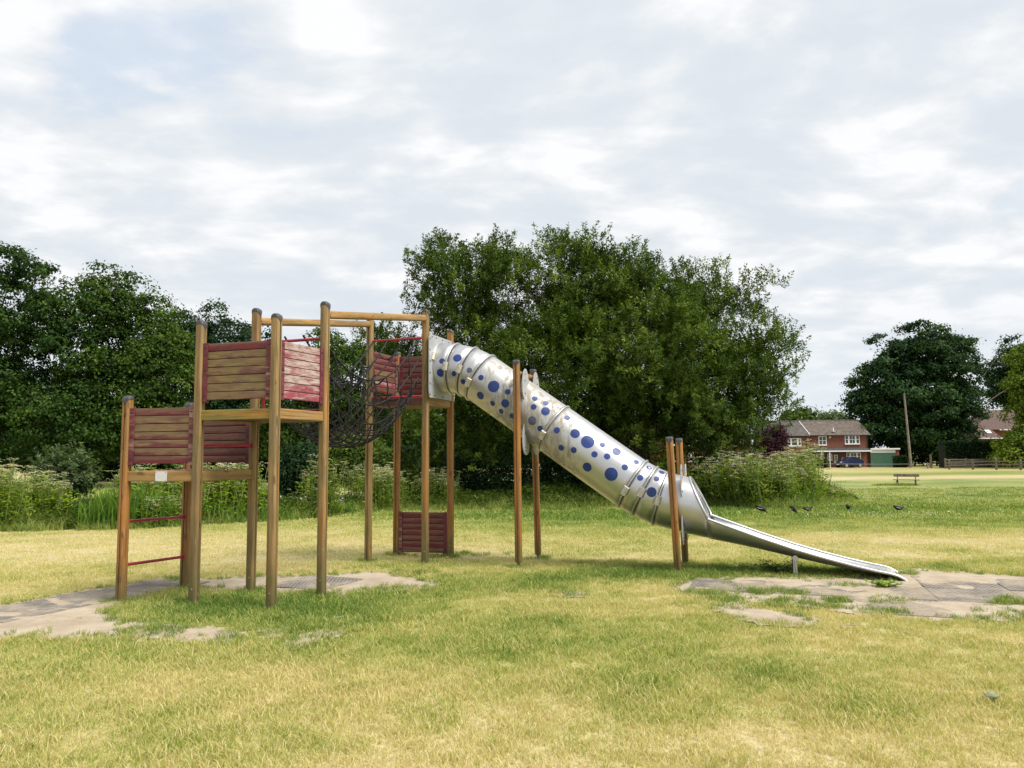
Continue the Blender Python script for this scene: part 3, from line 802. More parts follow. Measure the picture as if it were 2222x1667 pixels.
def make_panel(parent, A, B, z0, z1, mat, nplank=7, out=1, inset=.05, top_mat=None, mats=None, batten='batten'):
    """slatted panel between posts A and B; out = +1/-1 picks the bolted side"""
    A, B = np.array(A), np.array(B); d = B - A; L = np.linalg.norm(d); d = d / L; A = A + d * inset; L = L - 2 * inset
    ang = math.atan2(d[1], d[0]); H = z1 - z0
    bk = MB(); bk.box((L / 2, 0, H / 2), (L - .02, .008, H - .012))
    pl = parent.location
    pan = part('panel', bk, 'backing', parent, (A[0] - pl[0], A[1] - pl[1], z0 - pl[2]), (0, 0, ang))
    ph = H / nplank; key = (round(L, 3), round(ph, 4))
    for i in range(nplank):
        m = (mats[i] if mats else mat); kk = (*key, m)
        if kk not in PLANK_CACHE:
            mb = MB(); mb.box((0, 0, 0), (L - .10, .026, ph - .007), bev=.004); PLANK_CACHE[kk] = mb.mesh('plank', MAT[m])
        obj('plank', PLANK_CACHE[kk], pan, (L / 2, rnd.uniform(-.0015, .0015), (i + .5) * ph), (0, rnd.uniform(-.002, .002), 0))
    for x in (.027, L - .027):
        mb = MB(); mb.box((x, 0, H / 2 - .004), (.056, .05, H + .014)); part('batten', mb, batten, pan)
        for z in (.05, H / 2, H - .05):
            for sd_ in (-1, 1):
                b2 = MB(); b2.tube([(x, sd_ * .024, z), (x, sd_ * .031, z)], .009, 8); part('bolt', b2, 'bolt', pan)
    return pan


def beam_between(parent, A, B, z, h, t, mat, inset=.045, zb=None, name='beam', bev=.008):
    A, B = np.array(A), np.array(B); d = B - A; L = np.linalg.norm(d); d = d / L; A = A + d * inset; B = B - d * inset; L -= 2 * inset
    zb = z if zb is None else zb; pl = parent.location
    c = (A + B) / 2; mb = MB(); LL = math.hypot(L, zb - z); mb.box((0, 0, 0), (LL, t, h), bev=bev)
    return part(name, mb, mat, parent, (c[0] - pl[0], c[1] - pl[1], (z + zb) / 2 - pl[2]), (0, -math.atan2(zb - z, L), math.atan2(d[1], d[0])))


def rung(parent, A, B, z, rad=.017, mat='red_tube', inset=.045, zb=None, name='rung'):
    A, B = np.array(A), np.array(B); d = (B - A) / np.linalg.norm(B - A); A = A + d * inset; B = B - d * inset; pl = np.array(parent.location)
    zb = z if zb is None else zb
    a = Vector((*A, z)) - Vector(pl); b = Vector((*B, zb)) - Vector(pl); u_ = (b - a).normalized(); mb = MB()
    mb.tube([a, b], rad, 12); mb.tube([a, a + u_ * .012], rad * 1.9, 12); mb.tube([b - u_ * .012, b], rad * 1.9, 12)
    return part(name, mb, mat, parent, smooth=40)


def deck(parent, corners, z, mat='deck', n=7):
    """platform boards, each its own board"""
    c = [np.array(q) for q in corners]; pl = parent.location
    for i in range(n):
        t0, t1 = (i + .04) / n, (i + .96) / n
        q = [c[0] + (c[3] - c[0]) * t0, c[1] + (c[2] - c[1]) * t0, c[1] + (c[2] - c[1]) * t1, c[0] + (c[3] - c[0]) * t1]
        V = [(x - pl[0], y - pl[1], z - pl[2]) for x, y in q] + [(x - pl[0], y - pl[1], z + .03 - pl[2]) for x, y in q]
        mb = MB(); mb.add(V, [(3, 2, 1, 0), (4, 5, 6, 7), (0, 1, 5, 4), (1, 2, 6, 5), (2, 3, 7, 6), (3, 0, 4, 7)]); part('deck_board', mb, mat, parent)


def shrink(names, f=.93):
    P = [np.array(PP[n]) for n in names]; c = sum(P) / len(P); return [c + (p - c) * f for p in P]


# two stepped platforms sharing posts
cf = thing('climbing_frame', 'two stepped wooden platforms with worn red slatted panels and red rungs', 'climbing frame', (-3.2, 8.7, 0))
for n, ga in (('P1', E2A), ('P2', E2A), ('P3', E1A), ('P4', E1A), ('P5', E1A), ('P6', E1A)):
    make_post(cf, *PP[n], .012, TOP[n], ga, 'post_orange' if n in ('P1', 'P2') else 'post_tan')
make_panel(cf, PP['P1'], PP['P3'], 1.50, 2.115, 'plank_tan', mats=['plank_red'] + ['plank_tan'] * 5 + ['plank_red'])
make_panel(cf, PP['P2'], PP['P4'], 1.50, 2.115, 'plank_red')
make_panel(cf, PP['P3'], PP['P5'], 2.18, 2.80, 'plank_olive', mats=['plank_tan'] + ['plank_olive'] * 5 + ['plank_red'])
make_panel(cf, PP['P5'], PP['P6'], 2.18, 2.80, 'plank_pale', inset=.055)
for a, b, z, mt in (('P1', 'P3', 1.365, 'beam'), ('P3', 'P4', 1.365, 'beam'), ('P2', 'P4', 1.365, 'beam'), ('P1', 'P2', 1.365, 'beam'),
                    ('P3', 'P5', 2.02, 'beam_moss'), ('P5', 'P6', 2.02, 'beam'), ('P4', 'P6', 2.02, 'beam'), ('P3', 'P4', 2.02, 'beam')):
    beam_between(cf, PP[a], PP[b], z, .112, .045, mt)
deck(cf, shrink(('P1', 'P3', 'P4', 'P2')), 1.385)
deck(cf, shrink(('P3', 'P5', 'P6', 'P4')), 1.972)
rung(cf, PP['P1'], PP['P2'], .87, zb=.85); rung(cf, PP['P1'], PP['P2'], .40, zb=.375)
rung(cf, PP['P3'], PP['P4'], 1.70); 
# plaque on the lower front beam
pA, pB = np.array(PP['P1']), np.array(PP['P3']); dd = (pB - pA) / np.linalg.norm(pB - pA); nn = np.array([dd[1], -dd[0]])
pc = pA + dd * .475 + nn * .0255; mb = MB(); mb.box((0, 0, 0), (.142, .006, .108))
plq = part('plaque', mb, 'plaque', cf, (pc[0] + 3.2, pc[1] - 8.7, 1.367), (0, 0, math.atan2(dd[1], dd[0])))
for x in (-.06, .06):
    for z in (-.044, .044): mb = MB(); mb.tube([(x, -.003, z), (x, -.006, z)], .005, 8); part('screw', mb, 'screw', plq)

# tower with the slide entrance
st_ = thing('slide_tower', 'tall wooden tower with dark red panels where the tube slide starts', 'play tower', (-1.56, 11.84, 0))
for n, ga, mt in (('P7', E2A, 'post_tan'), ('P8', E1A, 'post_tan'), ('P9', E2A, 'post_orange'), ('P10', E1A, 'post_orange')):
    make_post(st_, *PP[n], .012, TOP[n], ga, mt)
make_panel(st_, PP['P7'], PP['P9'], 2.53, 3.15, 'plank_red', mats=['plank_red', 'plank_pale', 'plank_red', 'plank_tan', 'plank_red', 'plank_red', 'plank_red'])
make_panel(st_, PP['P9'], PP['P10'], 2.53, 3.15, 'plank_red')
make_panel(st_, PP['P9'], PP['P10'], .05, .68, 'plank_red')
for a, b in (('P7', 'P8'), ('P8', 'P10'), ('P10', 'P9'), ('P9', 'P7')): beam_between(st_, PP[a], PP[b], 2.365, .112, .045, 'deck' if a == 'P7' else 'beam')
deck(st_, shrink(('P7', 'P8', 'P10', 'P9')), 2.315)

# rope tunnel between the two
FB = np.array([(PP['P4'][i] + PP['P6'][i]) / 2 for i in (0, 1)]); FC = np.array([(PP['P7'][i] + PP['P8'][i]) / 2 for i in (0, 1)])
nb_ = thing('rope_bridge', 'sagging black rope net tunnel hung between the two wooden towers', 'rope bridge', (float((FB[0] + FC[0]) / 2), float((FB[1] + FC[1]) / 2), 0))
ND = (FC - FB) / np.linalg.norm(FC - FB); NL = np.linalg.norm(FC - FB) - .14; NN = np.array([ND[1], -ND[0]]); N0 = FB + ND * .07
NO = np.array(nb_.location)


def net_pt(s, x, zo, sag, narrow=.03):
    w_ = x * (1 - narrow * 4 * s * (1 - s)); p = N0 + ND * NL * s + NN * w_
    return (p[0] - NO[0], p[1] - NO[1], 2.13 + (2.44 - 2.13) * s + zo - sag * 4 * s * (1 - s))


def rope(pts, rad=.0072, name='rope'):
    rad = rad * 1.42
    part(name, MB().tube(pts, rad, 6), 'rope', nb_, smooth=60)


def wob(i, a=.012): return a * math.sin(i * 12.9898 + 3.1)


for i in range(10):                                         # close mesh of the trough
    q = -1 + 2 * i / 9; ph_ = q * math.pi / 2
    x = .375 * math.copysign(abs(math.sin(ph_)) ** .75, ph_); zo = .27 * (1 - abs(math.cos(ph_)) ** .8)
    rope([net_pt(s, x + wob(i * 7 + s * 9, .008), zo, .60 - .04 * abs(q) + wob(i, .015)) for s in np.linspace(0, 1, 25)])
for j in range(18):
    s = .02 + .96 * j / 17
    rope([net_pt(s + wob(j + q * 3, .004), .375 * math.copysign(abs(math.sin(q * math.pi / 2)) ** .75, q), .27 * (1 - abs(math.cos(q * math.pi / 2)) ** .8), .60 - .04 * abs(q), ) for q in np.linspace(-1, 1, 17)], .0065)
SIDE = [(.27, .56), (.52, .55), (.84, .55)]
for sx in (-1, 1):
    for zo, sg in SIDE[1:]: rope([net_pt(s, sx * .375, zo, sg + sx * .02) for s in np.linspace(0, 1, 25)], .0085)
    for j in range(7):
        s = .11 + .78 * j / 6
        for (z0_, g0), (z1_, g1) in zip(SIDE[:-1], SIDE[1:]):
            rope([net_pt(s + wob(j + sx + z1_ * 5, .02) * math.sin(t_ * 3.14), sx * (.375 + .03 * math.sin(t_ * 3.14)), z0_ + (z1_ - z0_) * t_, g0 + (g1 - g0) * t_ + sx * .02) for t_ in np.linspace(0, 1, 6)], .0075)
for x in (-.13, .13): rope([net_pt(s, x, .86, .62) for s in np.linspace(0, 1, 25)], .0085)
for j in range(4):
    for a, b, sh in ((-.375, -.13, 0), (-.13, .13, .06), (.13, .375, 0)):
        s = .16 + .68 * j / 3 + sh
        if s < .95: rope([net_pt(s, a + (b - a) * t_, .85 - .09 * math.sin(t_ * 3.14), .58) for t_ in np.linspace(0, 1, 7)], .0075)
for base, z0, z1, s_ in ((FB, 2.10, 2.935, 1), (FC, 2.43, 3.29, -1)):          # red end frames
    c = base + ND * .065 * s_ - NO[:2]; fr = MB()
    a, b = c - NN * .41, c + NN * .435
    fr.tube([(*a, z1), (*b, z1)], .018, 10); fr.tube([(*a, z0), (*b, z0)], .018, 10)
    fr.tube([(*a, z0 - .02), (*a, z1 + .02)], .018, 10)
    if s_ > 0: fr.tube([(*b, z0 - .02), (*b, z1 + .02)], .018, 10)
    part('end_frame', fr, 'red_tube', nb_, smooth=50)
for a, b in (('P4', 'P7'), ('P6', 'P8')):                    # rounded rails overhead
    A, B = np.array(PP[a]), np.array(PP[b]); d = (B - A) / np.linalg.norm(B - A); A = A + d * .052; B = B - d * .052
    za, zb = (3.185, 3.545) if a == 'P4' else (3.215, 3.60)
    L = math.hypot(np.linalg.norm(B - A), zb - za); ol = [(r_ * math.cos(t_), r_ * math.sin(t_)) for t_, r_ in outline(.047, 24, False)]
    mb = MB(); mb.loft([[(xx, yy * q, zz_ * q) for yy, zz_ in ol] for xx, q in ((0, .8), (.02, 1), (L - .02, 1), (L, .8))])
    c = A - NO[:2]
    part('rail', mb, 'beam', nb_, (c[0], c[1], za), (0, -math.atan2(zb - za, np.linalg.norm(B - A)), math.atan2(d[1], d[0])), 40)


# ------------------------------------------------------------------ tube slide
AX = R(-17.8); SA = np.array([math.cos(AX), math.sin(AX)]); SN = np.array([-SA[1], SA[0]]); SM = np.array([-1.128, 11.735])
sl = thing('tube_slide', 'stainless steel tube slide with blue dots and open chute', 'slide', (float(SM[0]), float(SM[1]), 0), AX)
# inside the slide's own frame: x along the run, y across (minus = near side), z up
_K = [(-.2, 2.889), (-.05, 2.889), (.05, 2.889), (.257, 2.884), (.49, 2.829), (.683, 2.734), (1.805, 1.948), (2.945, 1.144), (3.144, 1.03), (3.338, .95), (3.6, .885), (4.1, .78)]
_S = np.linspace(-.1, 4.0, 1641); _Z = np.interp(_S, [q[0] for q in _K], [q[1] for q in _K])
_Z = np.convolve(np.pad(_Z, 20, mode='edge'), np.ones(41) / 41, 'valid'); _D = np.gradient(_Z, _S)
TR = .375


def tube_pt(s, th, r=TR):
    """th = 0 on top, negative towards the near side"""
    z = np.interp(s, _S, _Z); g = np.interp(s, _S, _D); q = math.hypot(1, g)
    return (s - g / q * math.cos(th) * r, math.sin(th) * r, z + math.cos(th) * r / q)


RINGS = [.06, .275, .495, .695, 1.815, 2.945, 3.115, 3.335]
CLAMP_TH = [-68, -90, -89, -107, -108, -103, -89, -91]
DOTS = [(0.212, -79.0, 0.0408), (0.195, -106.0, 0.0612), (0.413, -66.0, 0.0619), (0.428, -103.0, 0.0405), (0.63, -83.0, 0.0413), (0.61, -113.0, 0.0414), (0.805, -83.0, 0.0411), (0.998, -83.0, 0.0861), (0.908, -119.0, 0.0598), (1.18, -75.0, 0.0417), (1.092, -117.0, 0.0396), (1.232, -99.0, 0.0613), (1.232, -121.0, 0.0394), (1.38, -114.0, 0.0414), (1.485, -51.0, 0.0412), (1.622, -45.0, 0.041), (1.542, -69.0, 0.0412), (1.685, -62.0, 0.0625), (1.622, -96.0, 0.0627), (1.752, -100.0, 0.0409), (1.93, -44.0, 0.0431), (1.928, -82.0, 0.0431), (2.12, -65.0, 0.0675), (2.292, -64.0, 0.0929), (2.08, -108.0, 0.0429), (2.218, -96.0, 0.0427), (2.445, -49.0, 0.0423), (2.615, -43.0, 0.0638), (2.44, -78.0, 0.0436), (2.568, -66.0, 0.0434), (2.45, -110.0, 0.0654), (2.72, -92.0, 0.0915), (2.798, -63.0, 0.0431), (2.86, -36.0, 0.0405), (3.038, -29.0, 0.0402), (3.018, -64.0, 0.0427), (3.215, -48.0, 0.0424), (3.235, -22.0, 0.0399), (3.228, -80.0, 0.0674)]
GREY_DOTS = {4, 18}
EMBLEM = 34


def sheet(rows, name, mat, parent, thick=.004, closed=True, mod=True):
    n = len(rows[0]); V = [p for r_ in rows for p in r_]; Fs = []
    for i in range(len(rows) - 1):
        for j in range(n if closed else n - 1):
            Fs.append((i * n + j, i * n + (j + 1) % n, (i + 1) * n + (j + 1) % n, (i + 1) * n + j))
    mb = MB(); mb.add(V, Fs); o = part(name, mb, mat, parent)
    smooth_angle(o, 60)
    if mod: md = o.modifiers.new('sheet', 'SOLIDIFY'); md.thickness = thick; md.offset = 1
    return o


THS = [math.pi * 2 * i / 64 for i in range(64)]
CUT_T, CUT_B, RIM_Z = (3.718, 1.264), (3.975, .712), .712


def cut_s(z): return CUT_T[0] + (CUT_T[1] - z) / (CUT_T[1] - CUT_B[1]) * (CUT_B[0] - CUT_T[0])


sections = []
bounds = [.02] + RINGS[1:]
for a, b in zip(bounds[:-1], bounds[1:]):
    nst = max(4, int((b - a) / .05))
    sections.append((a, b, sheet([[tube_pt(s, t_) for t_ in THS] for s in np.linspace(a, b, nst)], 'tube_section', 'steel_dirty', sl)))
# mouth: each line of the shell ends on the slanting cut
rows = []; NM = 14
for i in range(NM + 1):
    row = []
    for t_ in THS:
        s_end = 3.97
        for _ in range(8):
            p = tube_pt(s_end, t_); lim = cut_s(max(p[2], RIM_Z - .001)) if p[2] > RIM_Z - .03 else 3.97
            s_end += (min(lim, 3.97) - p[0]) * .9
        s = bounds[-1] + (s_end - bounds[-1]) * i / NM; row.append(tube_pt(s, t_))
    rows.append(row)
mouth = sheet(rows, 'mouth', 'steel', sl)
rim_line = [rows[-1][j] for j in range(64)]
# open chute: stations (x, rim z, floor z, half width at the rim)
CH = [(3.965, .712, .425, .352), (4.2, .628, .385, .350), (4.6, .487, .312, .346), (5.04, .345, .222, .342), (5.4, .245, .150, .340), (5.7, .172, .098, .340), (5.95, .118, .066, .340), (6.12, .088, .050, .340), (6.22, .058, .030, .338), (6.29, .012, -.004, .334), (6.325, -.035, -.045, .33)]
cs = np.linspace(3.965, 6.325, 40); rows = []
for s in cs:
    rz = np.interp(s, [c[0] for c in CH], [c[1] for c in CH]); fz = np.interp(s, [c[0] for c in CH], [c[2] for c in CH]); hw = np.interp(s, [c[0] for c in CH], [c[3] for c in CH])
    f = np.clip((s - 3.965) / 1.6, 0, 1); pw = 2.0 + 1.6 * f; fb = float(sstep(s, 3.965, 4.55)); row = []
    az = float(np.interp(min(s, 4.0), _S, _Z)); rq = TR * 1.02
    for x in np.sin(np.linspace(-math.pi / 2, math.pi / 2, 25)):
        zt_ = fz + (rz - fz) * abs(x) ** pw; yy = hw * x; zc_ = fz + rq * (1 - math.sqrt(max(0, 1 - (yy / TR) ** 2)))
        row.append((s, yy, rz if abs(x) > .999 else min(rz, zc_ + (zt_ - zc_) * fb)))
    rows.append(row)
chute = sheet(rows, 'chute', 'steel', sl, closed=False)
for side in (0, -1):
    e = MB(); e.tube([r_[side] for r_ in rows], .017, 12); part('rolled_edge', e, 'steel', sl, smooth=60)
up = [p for p in rim_line if p[2] > RIM_Z - .005]; up.sort(key=lambda p: math.atan2(p[1], p[2] - .9))
e = MB(); e.tube([rows[0][0]] + up + [rows[0][-1]], .017, 12); part('rolled_edge', e, 'steel', sl, smooth=60)
# joint rings with their clamps
for s, ct in zip(RINGS, CLAMP_TH):
    mb = MB(); mb.tube([tube_pt(s, t_, TR + .009) for t_ in THS], .0145, 8, closed=True)
    rg_ = part('joint_ring', mb, 'steel_ring', sl, smooth=70)
    c = Vector(tube_pt(s, R(ct), TR + .022)); nrm = (c - Vector(tube_pt(s, R(ct), 0))).normalized(); tg = (Vector(tube_pt(s, R(ct - 6), TR)) - Vector(tube_pt(s, R(ct + 6), TR))).normalized(); ax = nrm.cross(tg)
    M3 = Matrix((tg, nrm, ax)).transposed()
    cb = MB(); cb.box(c, (.125, .05, .075), M3, bev=.016)
    for k_ in (-.026, .026): cb.tube([c + tg * k_, c + tg * k_ + nrm * .03], .015, 8)
    part('clamp', cb, 'clamp', rg_, smooth=50)
# blue dots lie on the shell
for i, (s, th, r_) in enumerate(DOTS):
    th = R(th); host = next((o for a, b, o in sections if a <= s <= b), sections[-1][2])
    g = np.interp(s, _S, _D); q = math.hypot(1, g); V = []; n = 28
    for rr in (0, .5, 1):
        for j in range(n if rr else 1):
            a = 2 * math.pi * j / n; V.append(tube_pt(s + rr * r_ * math.cos(a) / q, th + rr * r_ * math.sin(a) / TR, TR + .0035))
    Fs = [(0, 1 + j, 1 + (j + 1) % n) for j in range(n)] + [(1 + j, 1 + n + j, 1 + n + (j + 1) % n, 1 + (j + 1) % n) for j in range(n)]
    mb = MB(); mb.add(V, Fs); d_ = part('dot', mb, 'blue_grey' if i in GREY_DOTS else 'blue', host)
    if i == EMBLEM:
        d_['label'] = 'blue sticker with a white spiky emblem'
        pts = []
        for j in range(14):
            a = 2 * math.pi * j / 14 + .3; rr = (.62 if j % 2 else .25) * r_
            pts.append(tube_pt(s + (rr * math.cos(a) + .005) / q, th + rr * math.sin(a) / TR, TR + .0055))
        mb = MB(); mb.add(pts, [tuple(range(14))]); part('emblem', mb, 'white', host)
    smooth_angle(d_, 60)
# entrance plate with the hole behind the tube
pb = MB(); hw, z0, z1 = .50, 2.415, 3.36; cz = 2.889; n = 48; ou = []; inn = []
for j in range(n):
    a = 2 * math.pi * j / n; inn.append((math.cos(a) * .37, cz + math.sin(a) * .37))
    ca, sa = math.cos(a), math.sin(a); t_ = min((hw / abs(ca)) if abs(ca) > 1e-6 else 9, ((z1 - cz) if sa > 0 else (cz - z0)) / abs(sa) if abs(sa) > 1e-6 else 9)
    ou.append((ca * t_, cz + sa * t_))
V = [(.055, y, z) for y, z in ou] + [(.055, y, z) for y, z in inn] + [(.070, y, z) for y, z in ou] + [(.070, y, z) for y, z in inn]
Fs = []
for j in range(n):
    k2 = (j + 1) % n
    Fs += [(j, k2, n + k2, n + j), (2 * n + j, 3 * n + j, 3 * n + k2, 2 * n + k2), (j, 2 * n + j, 2 * n + k2, k2), (n + j, n + k2, 3 * n + k2, 3 * n + j)]
pb.add(V, Fs); plate = part('entrance_plate', pb, 'plate', sl, (0, -.0, 0))
for y, z in [(-.47, 2.46), (-.47, 2.62), (-.47, 2.78), (-.47, 2.95), (-.47, 3.12), (-.47, 3.29), (-.40, 3.325), (-.25, 3.325), (0, 3.325), (.25, 3.325), (.40, 3.325), (.47, 3.25), (-.30, 2.45), (0, 2.45), (.40, 2.45), (.47, 2.50)]:
    mb = MB(); mb.tube([(.069, y, z), (.076, y, z)], .011, 8); part('bolt', mb, 'bolt', plate)
# supports: post pairs, cross rail, leaf shaped brackets


def leaf_plate(y, z0, z1, wd, s, lean=0.0):
    mb = MB(); n = 24; pl_ = []
    for j in range(n):
        a = 2 * math.pi * j / n; pl_.append((y + wd * math.sin(a) * (1 - .25 * math.cos(a)) + lean * math.cos(a), (z0 + z1) / 2 + (z1 - z0) / 2 * math.cos(a)))
    V = [(s - .007, yy, zz_) for yy, zz_ in pl_] + [(s + .007, yy, zz_) for yy, zz_ in pl_]
    mb.add(V, [tuple(range(n)), tuple(range(2 * n - 1, n - 1, -1))] + [(j, n + j, n + (j + 1) % n, (j + 1) % n) for j in range(n)])
    o = part('bracket', mb, 'plate', sl)
    for f in (.12, .22, .62, .82):
        b2 = MB(); zb = z0 + (z1 - z0) * f; yb = y + (-wd * .3 if y < 0 else wd * .3); b2.tube([(s + .006, yb, zb), (s + .014, yb, zb)], .010, 8); part('bolt', b2, 'bolt', o)
    return o


def slide_post(s, y, z0, z1, lean):
    prof = outline(.047); L = z1 - z0; mb = MB()
    mb.loft([[(r_ * math.cos(a + math.pi / 2) * q, r_ * math.sin(a + math.pi / 2) * q, z) for a, r_ in prof] for z, q in ((0, .8), (.025, 1), (L * .5, 1), (L, 1))])
    o = part('support_post', mb, 'post_orange', sl, (s, y, z0), (0, lean, 0), 40)
    cb = MB(); pr = outline(.0505, 40, False); rings = []
    for q, zf in ((1, lambda a: L - .012 - .045 * abs(math.cos(a)) ** 5), (1, lambda a: L + .018 - .02 * math.cos(a) ** 2), (.85, lambda a: L + .03 - .018 * math.cos(a) ** 2), (.3, lambda a: L + .033)):
        rings.append([(r_ * q * math.cos(a + math.pi / 2), r_ * q * math.sin(a + math.pi / 2), zf(a)) for a, r_ in pr])
    cb.loft(rings, False, True); part('cap', cb, 'cap', o, smooth=50)
    sb = MB(); sb.tube([(0, 0, -z0 - .06), (0, 0, .02)], .022, 10); part('steel_shoe', sb, 'shoe', o)


for s, y, z0, z1, ln in ((1.405, -.45, .075, 2.88, -.003), (1.43, .45, .07, 2.84, -.018), (3.58, -.45, .05, 1.76, -.038), (3.595, .45, .04, 1.755, -.025)): slide_post(s, y, z0, z1, ln)
mb = MB(); mb.tube([(1.40, -.41, 2.72), (1.40, .41, 2.72)], .042, 14); part('cross_rail', mb, 'post_orange', sl, smooth=50)
for y in (-.29, .29):
    leaf_plate(y * .93, 2.34, 2.80, .165, 1.475); leaf_plate(y * .93, 1.56, 2.06, .165, 1.475)
    leaf_plate(math.copysign(.30, y), .97, 1.42, .11, 3.645); leaf_plate(math.copysign(.30, y), .36, .80, .11, 3.645)
    mb = MB(); mb.box((3.654, math.copysign(.335, y), 1.22), (.002, .030, .16)); part('sticker', mb, 'yellow', sl)
for y in (-.285, .285):
    mb = MB(); mb.box((5.03, y, .10), (.05, .012, .32)); mb.tube([(5.03, y - .012, .235), (5.03, y + .012, .235)], .034, 14); mb.tube([(5.055, y, -.08), (5.03, y, .2)], .017, 10)
    part('foot', mb, 'steel_ring', sl, smooth=50)


# ------------------------------------------------------------------ foliage
def leaves_mesh(name, P, A, Nn, ln, wd, tint, mat):
    """one folded diamond per leaf: P root, A axis, Nn rough normal"""
    A = A / np.linalg.norm(A, axis=1, keepdims=True)
    S = np.cross(A, Nn); S /= np.linalg.norm(S, axis=1, keepdims=True) + 1e-9
    N2 = np.cross(S, A); ln = ln[:, None]; wd = wd[:, None]
    v0 = P; v2 = P + A * ln - N2 * ln * .12; mid = P + A * ln * .45
    V = np.stack([v0, mid + S * wd * .5 + N2 * wd * .12, v2, mid - S * wd * .5 + N2 * wd * .12], 1).reshape(-1, 3)
    n = len(P); Fc = np.arange(n * 4).reshape(-1, 4)
    return mesh_np(name, V, Fc, 4, mat, {'tint': np.repeat(tint, 4)})


def unit(n, rg):
    v = rg.normal(size=(n, 3)); return v / np.linalg.norm(v, axis=1, keepdims=True)


def crown(lobes, nclump, per, spread_, leaf, seed, style='ball', inner=.45, flat=.62, droop=.15, rough_=.18, bough=0.0, nb=10):
    """leaf clumps through the volume of a set of lobes (cx,cy,cz,rx,ry,rz)"""
    rg = np.random.default_rng(seed); lb = np.array(lobes, float)
    vol = lb[:, 3] * lb[:, 4] * lb[:, 5]; wgt = vol ** (2 / 3); idx = rg.choice(len(lb), nclump, p=wgt / wgt.sum())
    d = unit(nclump, rg); r_ = (inner ** 2 + (1 - inner ** 2) * rg.random(nclump)) ** .5 * (1 + rg.normal(0, rough_ * .5, nclump))
    C = lb[idx, :3] + d * lb[idx, 3:] * r_[:, None]
    out = d / lb[idx, 3:]; out /= np.linalg.norm(out, axis=1, keepdims=True)
    keep = np.ones(nclump, bool)
    for q in range(len(lb)):                                  # drop clumps buried deep inside another lobe
        dd_ = (((C - lb[q, :3]) / lb[q, 3:]) ** 2).sum(1); keep &= ~((dd_ < inner ** 2 * .8) & (idx != q) & (rg.random(nclump) < .8))
    C, out = C[keep], out[keep]; m = len(C); bt = rg.normal(.48, .16, m)
    if bough:                                                 # each point becomes a bough carrying nb clumps on its upper, outer side
        bi = np.repeat(np.arange(m), nb); dv = unit(len(bi), rg) + out[bi] * .45 + np.array([0, 0, .5]); dv /= np.linalg.norm(dv, axis=1, keepdims=True)
        br = bough * rg.uniform(.6, 1.25, m)
        C = C[bi] + dv * np.array([1, 1, flat + .1]) * (br[bi] * rg.uniform(.75, 1.05, len(bi)))[:, None]; out = dv; bt = bt[bi]; m = len(C)
    ct = np.clip(bt + rg.normal(0, .14, m), 0, 1); sz = rg.uniform(.6, 1.35, m)
    ci = np.repeat(np.arange(m), per); n = len(ci)
    if style == 'ball':
        q = rg.normal(size=(n, 3)) * np.array([1, 1, flat]) * spread_ * sz[ci][:, None] * .55
        P = C[ci] + q
        A = out[ci] * .5 + rg.normal(size=(n, 3)) * .7; A[:, 2] -= droop
        qn = q / (np.linalg.norm(q, axis=1, keepdims=True) + 1e-6); Nn = qn * 1.1 + np.array([0, 0, .55]) + rg.normal(size=(n, 3)) * .3 + out[ci] * .4; Nn = Nn / np.linalg.norm(Nn, axis=1, keepdims=True); A = A - Nn * (A * Nn).sum(1, keepdims=True) * .75
    else:                                                     # leafy shoots
        ax = out + np.array([0, 0, .75]) + rg.normal(size=(m, 3)) * .35; ax /= np.linalg.norm(ax, axis=1, keepdims=True)
        t_ = rg.random(n); L = spread_ * sz[ci] * 1.6
        side = unit(n, rg); side -= ax[ci] * (side * ax[ci]).sum(1, keepdims=True); side /= np.linalg.norm(side, axis=1, keepdims=True)
        P = C[ci] + ax[ci] * (t_ * L)[:, None] + side * (rg.random(n) ** .7 * spread_ * .42 * (1.15 - t_))[:, None]
        A = ax[ci] * .75 + side * .9 + rg.normal(size=(n, 3)) * .25
        Nn = ax[ci] - side * .5 + rg.normal(size=(n, 3)) * .4 + np.array([0, 0, .5])
    ln = leaf[0] * rg.uniform(.65, 1.3, n); wd = leaf[1] * rg.uniform(.7, 1.25, n)
    tint = np.clip(ct[ci] + rg.normal(0, .16, n), 0, 1)
    return P, A, Nn, ln, wd, tint, C


